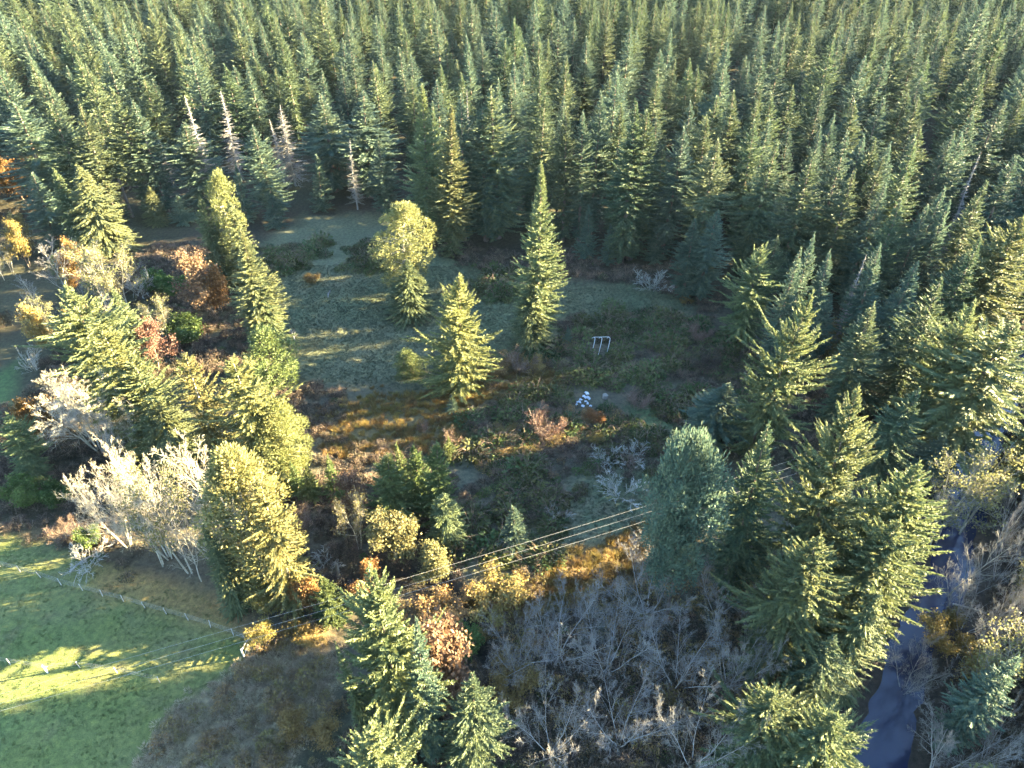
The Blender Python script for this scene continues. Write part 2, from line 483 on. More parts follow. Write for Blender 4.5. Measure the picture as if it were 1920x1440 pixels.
def broadleaf(seed, H, stems=1, lean=(.2, .6), cfg=((10, .45, 45, .25), (8, .38, 50, .15), (5, .4, 50, .2)), up=.25, r0=.2, wob=.10, min_r=.012):
    """bare skeleton: stems that fork into limbs, branches and twigs; cfg rows = (children, length ratio, angle, first position)"""
    r = np.random.default_rng(seed)
    seg, stem_id = [], []
    def grow(p, d, L, rad, lev, n):
        d = d / np.linalg.norm(d)
        pts, ds = [p], [d]
        for i in range(n):
            d = d + r.normal(0, wob, 3) + np.array((0, 0, up * .15))
            d = d / np.linalg.norm(d)
            q = p + d * L / n
            seg.append((p, q, max(rad * (1 - .8 * i / n), min_r), max(rad * (1 - .8 * (i + 1) / n), min_r * .7), lev))
            p = q
            pts.append(p); ds.append(d)
        return pts, ds
    def rec(p, d, L, rad, lev):
        n = (6, 4, 3, 2)[min(lev, 3)]
        pts, ds = grow(p, d, L, rad, lev, n)
        if lev >= len(cfg):
            return
        k, ratio, ang, st = cfg[lev]
        k = max(2, int(round(k * r.uniform(.75, 1.25))))
        for i in range(k):
            f = st + (1 - st) * (i + r.uniform(0, 1)) / k
            j = min(n - 1, int(f * n)); g = f * n - j
            b = pts[j] * (1 - g) + pts[j + 1] * g
            t = ds[j + 1]
            ax = np.cross(t, unit(r.normal(0, 1, 3)))
            ax = ax / (np.linalg.norm(ax) + 1e-9)
            th = math.radians(ang) * r.uniform(.6, 1.3)
            nd = t * math.cos(th) + ax * math.sin(th)
            nd[2] += up * .5
            rec(b, nd, L * ratio * (1.15 - .6 * f) * r.uniform(.7, 1.25), rad * (1 - .75 * f) * r.uniform(.4, .62), lev + 1)
    for q in range(stems):
        a = 2 * PI * q / stems + r.uniform(-.4, .4)
        ln = 0.0 if stems == 1 else r.uniform(*lean)
        d = np.array((math.cos(a) * ln, math.sin(a) * ln, 1.0)) + r.normal(0, .04, 3)
        base = np.array((math.cos(a), math.sin(a), 0)) * (0 if stems == 1 else .3)
        base[2] = -.4
        n0 = len(seg)
        rec(base, d, H * r.uniform(.75, .95), r0 * H / 14, 0)
        stem_id += [q] * (len(seg) - n0)
    P0 = np.array([q[0] for q in seg]); P1 = np.array([q[1] for q in seg])
    R0 = np.array([q[2] for q in seg]); R1 = np.array([q[3] for q in seg]); LV = np.array([q[4] for q in seg])
    k = H / P1[:, 2].max()
    return P0 * k, P1 * k, R0, R1, LV, np.array(stem_id)

def leaves_on(P0, P1, LV, lev, per, size, r, spread=.35):
    sel = np.where(LV >= lev)[0]
    ix = np.repeat(sel, per)
    f = r.uniform(0, 1, len(ix))[:, None]
    p = P0[ix] * (1 - f) + P1[ix] * f + r.normal(0, spread, (len(ix), 3))
    d = r.normal(0, 1, (len(ix), 3)); d[:, 2] -= .3
    L = size * r.uniform(.6, 1.4, len(ix))
    v = kites(p, d, L, L * .75, r, 1.2)
    return v, np.arange(len(v)).reshape(-1, 4)

PROTO = {}           # name -> dict(parts=[(part name, mesh)], H, R)
def proto(name, parts, H=None, R=None):
    allv = np.concatenate([np.array([v.co for v in me.vertices]) if False else get_co(me) for _, me in parts])
    R = R or np.percentile(np.hypot(allv[:, 0], allv[:, 1]), 97)
    PROTO[name] = dict(parts=parts, H=H or allv[:, 2].max(), R=R)

def get_co(me):
    a = np.empty(len(me.vertices) * 3, np.float32)
    me.vertices.foreach_get('co', a)
    return a.reshape(-1, 3)

def puffy(seed, H, R, clumps, leaf, z0=.1, low=.5, top=1.0):
    """irregular crown of tufted clumps round an upright stem"""
    r = np.random.default_rng(seed)
    path = trunk_path(H * .97, r, .5)
    V, P0, P1, R0, R1 = [], [], [], [], []
    for i in range(clumps):
        t = z0 + (1 - z0) * (i + r.uniform(0, 1)) / clumps
        env = R * np.interp(t, [z0, z0 + .15, .6, .85, 1.0], [low, .85, 1.0, .78 * top, .25 * top])
        az = i * 2.4 + r.normal(0, .5)
        cr = R * r.uniform(.18, .46)
        d = max(0.0, env - cr * .5) * r.uniform(.3, 1.22)
        c = np.array((np.interp(t * H, path[:, 2], path[:, 0]) + math.cos(az) * d, np.interp(t * H, path[:, 2], path[:, 1]) + math.sin(az) * d, t * H - cr * .3))
        n = int(150 * (cr / 1.0) ** 1.6 / (leaf / .4) ** 1.5) + 60
        u = unit(r.normal(0, 1, (n, 3)))
        u[:, 2] = np.abs(u[:, 2]) * 1.2 - .3
        u = unit(u)
        rad = cr * r.uniform(.55, 1.1, n)[:, None] * (.8 + .4 * vnoise(u[:, 0] * 2 + i * 5, u[:, 1] * 2 + u[:, 2], seed)[:, None])
        p = c + u * rad * np.array((1, 1, 1.35))
        L = leaf * r.uniform(.6, 1.4, n)
        V.append(kites(p, u + np.array((0, 0, .55)) + r.normal(0, .5, (n, 3)), L, L * .36, r, .9, u + np.array((0, 0, .3))))
        P0.append((np.interp(t * H - d * .4, path[:, 2], path[:, 0]), np.interp(t * H - d * .4, path[:, 2], path[:, 1]), max(.5, t * H - d * .5))); P1.append(c); R0.append(.09); R1.append(.03)
    V = np.concatenate(V)
    tv, tq = merge([path_tube(path, np.interp(path[:, 2], [-.6, H * .1, H], [H * .018, H * .013, .04]), 7), tubes(P0, P1, R0, R1, 4)])
    return (V, np.arange(len(V)).reshape(-1, 4)), (tv, tq)

def add_puffy(name, mat, bark, **k):
    (cv, cq), (tv, tq) = puffy(**k)
    proto(name, [('trunk', mesh_np(name + '_trunk', tv, tq, mats=[M[bark]])), ('crown', mesh_np(name + '_crown', cv, cq, mats=[M[mat]]))], k['H'], k['R'])

def add_conifer(name, mat, bark='bark', **k):
    (cv, cq), (tv, tq) = conifer(**k)
    H = k['H']
    proto(name, [('trunk', mesh_np(name + '_trunk', tv, tq, mats=[M[bark]], smooth=True)), ('crown', mesh_np(name + '_crown', cv, cq, mats=[M[mat]]))], H, k['R'])

add_conifer('fir_a', 'fir', seed=1, col=.5, H=28, R=3.3, nb=7, prof=.55)
add_conifer('fir_b', 'fir', seed=2, col=.4, H=28, R=3.0, nb=7, prof=.5, up=.28, rag=.25)
add_conifer('fir_c', 'bluefir', seed=3, col=.55, H=27, R=3.2, nb=7, prof=.6, rag=.22, up=.24)
add_conifer('fir_d', 'bluefir', seed=4, col=.34, H=28, R=2.8, nb=6, prof=.5, up=.26, rag=.28, holes=.2)
add_conifer('fir_e', 'fir', seed=5, col=.52, H=27, R=3.5, nb=7, prof=.62, e_bot=-.35, up=.3, rag=.3)
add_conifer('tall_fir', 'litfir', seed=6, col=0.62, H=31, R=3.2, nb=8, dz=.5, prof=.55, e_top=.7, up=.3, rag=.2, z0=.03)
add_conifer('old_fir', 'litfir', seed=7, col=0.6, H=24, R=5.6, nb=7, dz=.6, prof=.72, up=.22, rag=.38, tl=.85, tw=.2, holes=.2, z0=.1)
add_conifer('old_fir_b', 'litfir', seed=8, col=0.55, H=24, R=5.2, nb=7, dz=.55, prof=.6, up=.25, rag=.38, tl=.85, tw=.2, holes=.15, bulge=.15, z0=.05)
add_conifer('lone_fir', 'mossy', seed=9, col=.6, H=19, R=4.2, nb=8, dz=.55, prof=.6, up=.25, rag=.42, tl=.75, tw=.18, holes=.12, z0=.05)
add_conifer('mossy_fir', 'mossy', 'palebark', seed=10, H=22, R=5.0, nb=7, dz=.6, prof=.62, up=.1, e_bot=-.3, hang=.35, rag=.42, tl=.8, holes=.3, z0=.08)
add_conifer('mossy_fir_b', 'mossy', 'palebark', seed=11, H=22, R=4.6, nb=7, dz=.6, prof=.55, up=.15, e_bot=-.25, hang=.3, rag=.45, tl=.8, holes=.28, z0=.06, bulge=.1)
add_conifer('cedar', 'cedar', seed=12, H=20, R=3.6, nb=9, dz=.42, prof=.7, e_bot=-.45, e_top=.4, up=-.1, hang=.7, tl=.6, tw=.16, rag=.15, holes=.05, z0=.01)
add_conifer('cedar_b', 'cedar', seed=13, H=18, R=3.4, nb=9, dz=.42, prof=.55, e_bot=-.4, e_top=.5, up=-.05, hang=.6, tl=.6, tw=.16, rag=.28, holes=.08, z0=.01, bulge=.15)
add_puffy('dome_fir', 'bluefir', 'bark', seed=14, H=17, R=4.8, clumps=95, leaf=.36, z0=.3, low=.7, top=1.25)
add_puffy('broken_cedar', 'mossy', 'palebark', seed=15, H=20, R=3.2, clumps=56, leaf=.38, z0=.15, low=.45, top=1.1)
add_puffy('puffy_fir', 'mossy', 'palebark', seed=51, H=20, R=4.6, clumps=100, leaf=.42, z0=.08, low=.8, top=.8)
add_puffy('round_young_fir', 'young', 'bark', seed=52, H=9, R=2.4, clumps=46, leaf=.28, z0=.06, low=.8, top=.7)
add_conifer('young_fir', 'young', seed=16, H=7, R=2.0, nb=7, dz=.34, prof=.8, up=.3, sp=.2, tw=.13, tl=.42, rag=.2, holes=.05, z0=.02)
add_conifer('young_fir_b', 'young', seed=17, H=9, R=2.4, nb=8, dz=.36, prof=.7, up=.3, sp=.2, tw=.13, tl=.45, rag=.28, holes=.06, z0=.02)
add_conifer('young_blue_fir', 'bluefir', seed=18, H=9, R=2.2, nb=7, dz=.38, prof=.8, up=.3, sp=.2, tw=.14, tl=.45, rag=.2, holes=.05, z0=.02)
add_conifer('thin_fir', 'fir', seed=19, H=28, R=2.6, nb=5, dz=.65, prof=.6, up=.1, hang=.3, rag=.4, holes=.35, z0=.42)

for nm, sd, H, R, dn in (('snag_a', 21, 24, 2.6, 1.0), ('snag_b', 22, 22, 3.6, 1.3), ('snag_c', 23, 22, 1.9, 1.2)):
    (bv, bq), (tv, tq) = snag(sd, H, R, dens=dn, nb=6 if dn > 1 else 5)
    proto(nm, [('trunk', mesh_np(nm + '_trunk', tv, tq, mats=[M['greybark']], smooth=True)), ('crown', mesh_np(nm + '_crown', bv, bq, mats=[M['greytwig']]))], H, R)

def add_bare(name, seed, H, bark, twig, leaf=None, per=2, size=.22, lspread=.3, part='crown', **k):
    P0, P1, R0, R1, LV, SID = broadleaf(seed, H, **k)
    r = np.random.default_rng(seed + 500)
    a = LV <= 1
    bv, bq = tubes(P0[~a], P1[~a], R0[~a], R1[~a], 3)
    parts = []
    for q in range(SID.max() + 1):
        w = a & (SID == q)
        tv, tq = tubes(P0[w], P1[w], R0[w], R1[w], 5)
        parts.append(('trunk', mesh_np(name + '_trunk', tv, tq, mats=[M[bark]])))
    parts.append((part, mesh_np(name + '_' + part, bv, bq, mats=[M[twig]])))
    if leaf:
        lv, lq = leaves_on(P0, P1, LV, LV.max() - 1, per, size, r, lspread)
        parts.append(('foliage', mesh_np(name + '_foliage', lv, lq, mats=[M[leaf]])))
    proto(name, parts)

BIG = ((12, .44, 45, .25), (9, .40, 48, .15), (9, .46, 54, .12))
ONE = ((16, .40, 52, .22), (8, .42, 48, .2), (5, .45, 50, .2))
BSH = ((8, .5, 38, .2), (6, .5, 42, .2))
add_bare('bare_maple', 31, 15, 'palebark', 'palebark', stems=6, lean=(.2, .75), cfg=BIG, up=.25, r0=.12, min_r=.013)
add_bare('bare_maple_b', 32, 14, 'palebark', 'palebark', stems=5, lean=(.15, .7), cfg=BIG, up=.15, r0=.12, min_r=.013)
add_bare('bare_alder', 33, 16, 'palebark', 'greytwig', stems=1, cfg=ONE, up=.45, r0=.13, min_r=.017)
add_bare('mossy_alder', 34, 16, 'palebark', 'greytwig', 'olive', 1, .26, .4, stems=2, lean=(.05, .2), cfg=ONE, up=.4, r0=.13, min_r=.017)
add_bare('grey_maple', 35, 12, 'greybark', 'greytwig', stems=6, lean=(.3, 1.0), cfg=BIG, up=.2, r0=.11, min_r=.012)
add_bare('grey_maple_b', 36, 11, 'greybark', 'greytwig', stems=5, lean=(.3, 1.1), cfg=BIG, up=.12, r0=.11, min_r=.012)
add_bare('rust_tree', 37, 10, 'brownbark', 'pinktwig', 'rust', 2, .26, .35, stems=1, cfg=ONE, up=.4, r0=.18)
add_bare('orange_tree', 38, 9, 'brownbark', 'brownbark', 'orange', 3, .3, .35, stems=2, lean=(.1, .3), cfg=ONE, up=.35, r0=.16)
add_bare('yellow_tree', 39, 9, 'brownbark', 'brownbark', 'yellow', 2, .28, .35, stems=2, lean=(.2, .45), cfg=ONE, up=.3, r0=.16)
add_bare('olive_tree', 40, 9, 'palebark', 'greytwig', 'olive', 3, .27, .35, stems=2, lean=(.05, .2), cfg=ONE, up=.4, r0=.16)
add_bare('pink_shrub', 41, 5, 'brownbark', 'pinktwig', 'rust', 1, .10, .15, stems=8, lean=(.1, .6), cfg=((10, .45, 35, .2), (7, .45, 40, .2)), up=.35, r0=.12, min_r=.018)
add_bare('white_shrub', 42, 4.5, 'palebark', 'whitetwig', stems=7, lean=(.3, 1.2), cfg=((9, .5, 45, .2), (6, .45, 45, .2)), up=.25, r0=.14, min_r=.026)
add_bare('rust_column', 43, 9, 'brownbark', 'brownbark', 'rust', 3, .28, .35, stems=2, lean=(.03, .1), cfg=((18, .34, 45, .12), (8, .42, 45, .2), (5, .45, 50, .2)), up=.6, r0=.16)
add_bare('gold_shrub', 44, 3.4, 'brownbark', 'brownbark', 'yellow', 3, .2, .25, stems=7, lean=(.2, .9), cfg=BSH, up=.3, r0=.12)
add_bare('brown_shrub', 45, 4, 'brownbark', 'brownbark', 'brownbrush', 3, .2, .25, stems=7, lean=(.2, .9), cfg=BSH, up=.3, r0=.12)
add_bare('green_shrub', 46, 3.5, 'brownbark', 'brownbark', 'greenleaf', 7, .22, .28, stems=8, lean=(.2, .9), cfg=BSH, up=.3, r0=.12)
add_bare('dry_shrub', 47, 4, 'brownbark', 'pinktwig', 'goldgrass', 3, .2, .25, stems=7, lean=(.2, .9), cfg=BSH, up=.3, r0=.12)

# ------------------------------------------------------------------ placing things
def tag(o, label=None, cat=None, group=None, kind=None):
    for k, v in (('label', label), ('category', cat), ('group', group), ('kind', kind)):
        if v:
            o[k] = v
    return o

def link(name, me, parent=None):
    o = bpy.data.objects.new(name, me)
    COL.objects.link(o)
    o.parent = parent
    return o

PLACED = []          # x, y, H, R, solid  (for spacing and for the sun check)
def plant(pname, x, y, H, R, label, name, cat='tree', group=None, rot=None, tilt=0.025, solid=True):
    p = PROTO[pname]
    root = bpy.data.objects.new(name, None)
    root.empty_display_size = .3
    COL.objects.link(root)
    root.location = (x, y, hz(x, y) - .03)
    root.rotation_euler = (random.gauss(0, tilt), random.gauss(0, tilt), random.uniform(0, 2 * PI) if rot is None else rot)
    sxy = R / p['R']
    root.scale = (sxy, sxy, H / p['H'])
    tag(root, label, cat, group)
    for part, me in p['parts']:
        link(part, me, root)
    PLACED.append((x, y, H, R, solid, label))
    return root

NAMES = dict(fir='fir_tree', tall='fir_tree', old='fir_tree', lone='fir_tree', mossy='mossy_fir_tree', cedar='cedar_tree', dome='fir_tree', broken='cedar_tree', puffy='mossy_fir_tree', round='young_fir_tree',
             young='young_fir_tree', thin='fir_tree', snag='dead_conifer', bare='bare_tree', grey='bare_tree', rust='rust_leaved_tree', orange='orange_leaved_tree',
             yellow='yellow_leaved_tree', olive='olive_leaved_tree', pink='reddish_shrub', white='bare_grey_shrub', gold='golden_shrub', brown='brown_shrub', green='green_shrub', dry='dry_shrub')
NAMES_FULL = dict(mossy_alder='bare_tree', rust_column='rust_leaved_tree', young_blue_fir='young_fir_tree')

def spec_is_conifer(p):
    return 'fir' in p or 'cedar' in p

LOW = {'yellow': .36, 'dry': .4, 'gold': .4, 'pink': .3, 'white': .4, 'green': .4, 'brown': .4, 'orange': .3, 'young': .25, 'round': .3, 'puffy': .15, 'bare': .12, 'grey': .16, 'olive': .2}
def T(pname, tx, ty, spec, w, label, group=None, solid=True):
    # a wide crown hides its own foot: the lowest row seen is the near edge of the crown
    if spec > 60:
        spec = spec - LOW.get(pname.split('_')[0], 0) * w
    x, y, H = solve_tree(tx, ty, spec)
    depth = project(x, y, H * .4)[2]
    R = w * .5 * depth / FPX * (1.12 if spec_is_conifer(pname) else 1.4 if pname.split('_')[0] in ('yellow', 'orange', 'rust', 'pink') else 1.5 if pname.startswith(('grey', 'white')) else 1.2)
    nm = NAMES_FULL.get(pname) or NAMES[pname.split('_')[0]]
    cat = 'shrub' if nm.endswith('shrub') else 'tree'
    return plant(pname, x, y, H, R, label, nm, cat, group, solid=solid)

# ------------------------------------------------------------------ the ground, the creek and the river
def axis(lo, hi, step, far):
    a = [np.arange(lo, hi + step, step)]
    s, v, up, dn = step, hi + step, [], []
    while v < far:
        s *= 1.35; v += s; up.append(v)
    s, v = step, lo
    while v > -far:
        s *= 1.35; v -= s; dn.append(v)
    return np.concatenate([np.array(dn[::-1]), a[0], np.array(up)])

gx, gy = axis(-100, 100, .9, 4500), axis(14, 150, .9, 4500)
GX, GY = np.meshgrid(gx, gy)
GZ = height(GX, GY)
nx, ny = len(gx), len(gy)

def zones(x, y):
    """colour of the soil, litter and sward at each point"""
    n1, n2, n3 = fbm(x / 6, y / 6, 41), fbm(x / 2.0, y / 2.0, 47), fbm(x / 17, y / 17, 53)
    j = (n1 - .5) * 5 + (n2 - .5) * 2
    col = np.zeros(x.shape + (3,))
    def lay(c, w):
        col[:] = col * (1 - w[..., None]) + np.array(c) * w[..., None]
    lay((.036, .032, .022), np.ones(x.shape))
    lay((.058, .044, .030), soft(n1 - .52, .2) * .7)
    lay((.050, .055, .030), soft(n3 - .5, .2) * .6)
    near = soft(45 - np.abs(x - 5), 20) * soft(112 - y, 12) * soft(y - 40, 8)
    lay((.088, .084, .058), near * .75); lay((.060, .048, .034), near * soft(n2 - .5, .2) * .7)
    f = soft(sdist(x, y, P_FIELD) + j, 2.5)
    lay((.086, .092, .052), f); lay((.110, .106, .066), f * soft(n2 - .55, .3) * .6); lay((.066, .088, .046), f * soft(n3 - .48, .12) * .6)
    g = soft(sdist(x, y, P_GREENPATCH) + j, 2.5)
    lay((.075, .095, .050), g * .85); lay((.110, .098, .065), g * soft(n2 - .55, .2))
    lay((.075, .11, .05), soft(sdist(x, y, P_GREENPATCH2) + j * .6, 2) * .9)
    lay((.105, .085, .042), soft(sdist(x, y, P_GOLD) + j * .5, 2) * .9)
    t = soft(sdist(x, y, P_TUSSOCK) + j * .4, 1.6)
    lay((.15, .10, .045), t)
    tr = np.exp(-(pdist(x, y, L_TRACK) / 1.3) ** 2)
    lay((.085, .09, .06), tr * .7)
    lay((.10, .085, .045), soft(sdist(x, y, P_SHADEGRASS) + j * .3, 1.5) * .4)
    p = soft(sdist(x, y, P_PASTURE) + j * .12, .7)
    lay((.106, .118, .036), p)
    lay((.125, .122, .052), p * soft(n1 + n2 * .5 - .80, .22) * .8)
    lay((.070, .108, .034), p * soft(n3 - .5, .15) * .6)
    lay((.085, .062, .040), p * soft(n2 - .72, .08) * .5)
    lay((.20, .125, .05), soft(sdist(x, y, P_DRY) + j * .3, 1.2) * .75)
    s = soft(sdist(x, y, P_STRAW) + j * .2, 1.0)
    lay((.15, .115, .066), s); lay((.21, .17, .10), s * soft(n1 - .5, .15) * .7); lay((.095, .07, .045), s * soft(n2 - .52, .12) * .9)
    lay((.060, .095, .034), soft(sdist(x, y, P_LEFTSTRIP) + j * .2, 1.5))
    r = pdist(x, y, L_RIVER)
    lay((.040, .034, .028), soft(7.5 - r + j * .4, 2))
    lay((.028, .024, .020), soft(1.5 - pdist(x, y, L_CREEK), .8))
    return np.clip(col, .01, .8)

GC = zones(GX, GY)
ii = np.arange(nx * ny).reshape(ny, nx)
gq = np.stack([ii[:-1, :-1], ii[:-1, 1:], ii[1:, 1:], ii[1:, :-1]], -1).reshape(-1, 4)
gm = bpy.data.materials.new('ground_soil_and_sward')
gm.use_nodes = True
nt = gm.node_tree
pb = nt.nodes['Principled BSDF']
at = nt.nodes.new('ShaderNodeVertexColor'); at.layer_name = 'soil'
tc = nt.nodes.new('ShaderNodeTexCoord')
def tex(scale, detail=5, rough=.65):
    n = nt.nodes.new('ShaderNodeTexNoise')
    n.inputs['Scale'].default_value, n.inputs['Detail'].default_value, n.inputs['Roughness'].default_value = scale, detail, rough
    nt.links.new(tc.outputs['Object'], n.inputs['Vector'])
    return n
na, nb_ = tex(1.6, 6), tex(9.0, 4, .7)
r1 = ramp(nt, [(.25, (.45, .45, .42)), (.5, (.95, .95, .95)), (.78, (1.6, 1.5, 1.3))])
nt.links.new(na.outputs[0], r1.inputs[0])
r2 = ramp(nt, [(.25, (.55, .58, .52)), (.55, (1, 1, 1)), (.8, (1.5, 1.42, 1.25))])
nt.links.new(nb_.outputs[0], r2.inputs[0])
c = mix_rgb(nt, 'MULTIPLY', 1.0, at.outputs[0], r1.outputs[0])
c = mix_rgb(nt, 'MULTIPLY', 1.0, c, r2.outputs[0])
nt.links.new(c, pb.inputs['Base Color'])
pb.inputs['Roughness'].default_value = .95
pb.inputs['Specular IOR Level'].default_value = .1
bp = nt.nodes.new('ShaderNodeBump')
bp.inputs['Strength'].default_value, bp.inputs['Distance'].default_value = .9, .12
nt.links.new(nb_.outputs[0], bp.inputs['Height']); nt.links.new(bp.outputs[0], pb.inputs['Normal'])
gme = mesh_np('ground', np.stack([GX, GY, GZ], -1).reshape(-1, 3), gq, mats=[gm], smooth=True)
ca = gme.color_attributes.new('soil', 'FLOAT_COLOR', 'POINT')
ca.data.foreach_set('color', np.concatenate([GC.reshape(-1, 3), np.ones((nx * ny, 1))], 1).astype(np.float32).ravel())
tag(link('ground', gme), kind='structure')

def water_mat(name, col):
    m = bpy.data.materials.new(name)
    m.use_nodes = True
    nt = m.node_tree
    p = nt.nodes['Principled BSDF']
    p.inputs['Base Color'].default_value = (*col, 1)
    p.inputs['Roughness'].default_value = .06
    p.inputs['IOR'].default_value = 1.333
    p.inputs['Specular IOR Level'].default_value = .5
    tc = nt.nodes.new('ShaderNodeTexCoord')
    n = nt.nodes.new('ShaderNodeTexNoise')
    n.inputs['Scale'].default_value, n.inputs['Detail'].default_value = 1.4, 4
    b = nt.nodes.new('ShaderNodeBump')
    b.inputs['Strength'].default_value, b.inputs['Distance'].default_value = .25, .05
    nt.links.new(tc.outputs['Object'], n.inputs['Vector']); nt.links.new(n.outputs[0], b.inputs['Height']); nt.links.new(b.outputs[0], p.inputs['Normal'])
    return m

def resample(line, step=2.0):
    out = []
    for a, b in zip(line[:-1], line[1:]):
        k = max(1, int(np.hypot(*(b - a)) / step))
        for i in range(k):
            out.append(a + (b - a) * i / k)
    out.append(line[-1])
    return np.array(out)

def ribbon(name, line, half, z, mat):
    pts = resample(line)
    t = np.gradient(pts, axis=0); t /= np.linalg.norm(t, axis=1, keepdims=True)
    nrm = np.stack([-t[:, 1], t[:, 0]], 1)
    n = len(pts)
    v = np.concatenate([np.c_[pts + nrm * half, np.full(n, z)], np.c_[pts - nrm * half, np.full(n, z)]])
    q = [(i, i + n, i + n + 1, i + 1) for i in range(n - 1)]
    return tag(link(name, mesh_np(name, v, q, mats=[mat])), kind='structure')
ribbon('river_water', L_RIVER, 7.0, -.90, water_mat('river_water', (.012, .016, .034)))
ribbon('creek_water', L_CREEK, .55, -.70, water_mat('creek_water', (.018, .016, .014)))

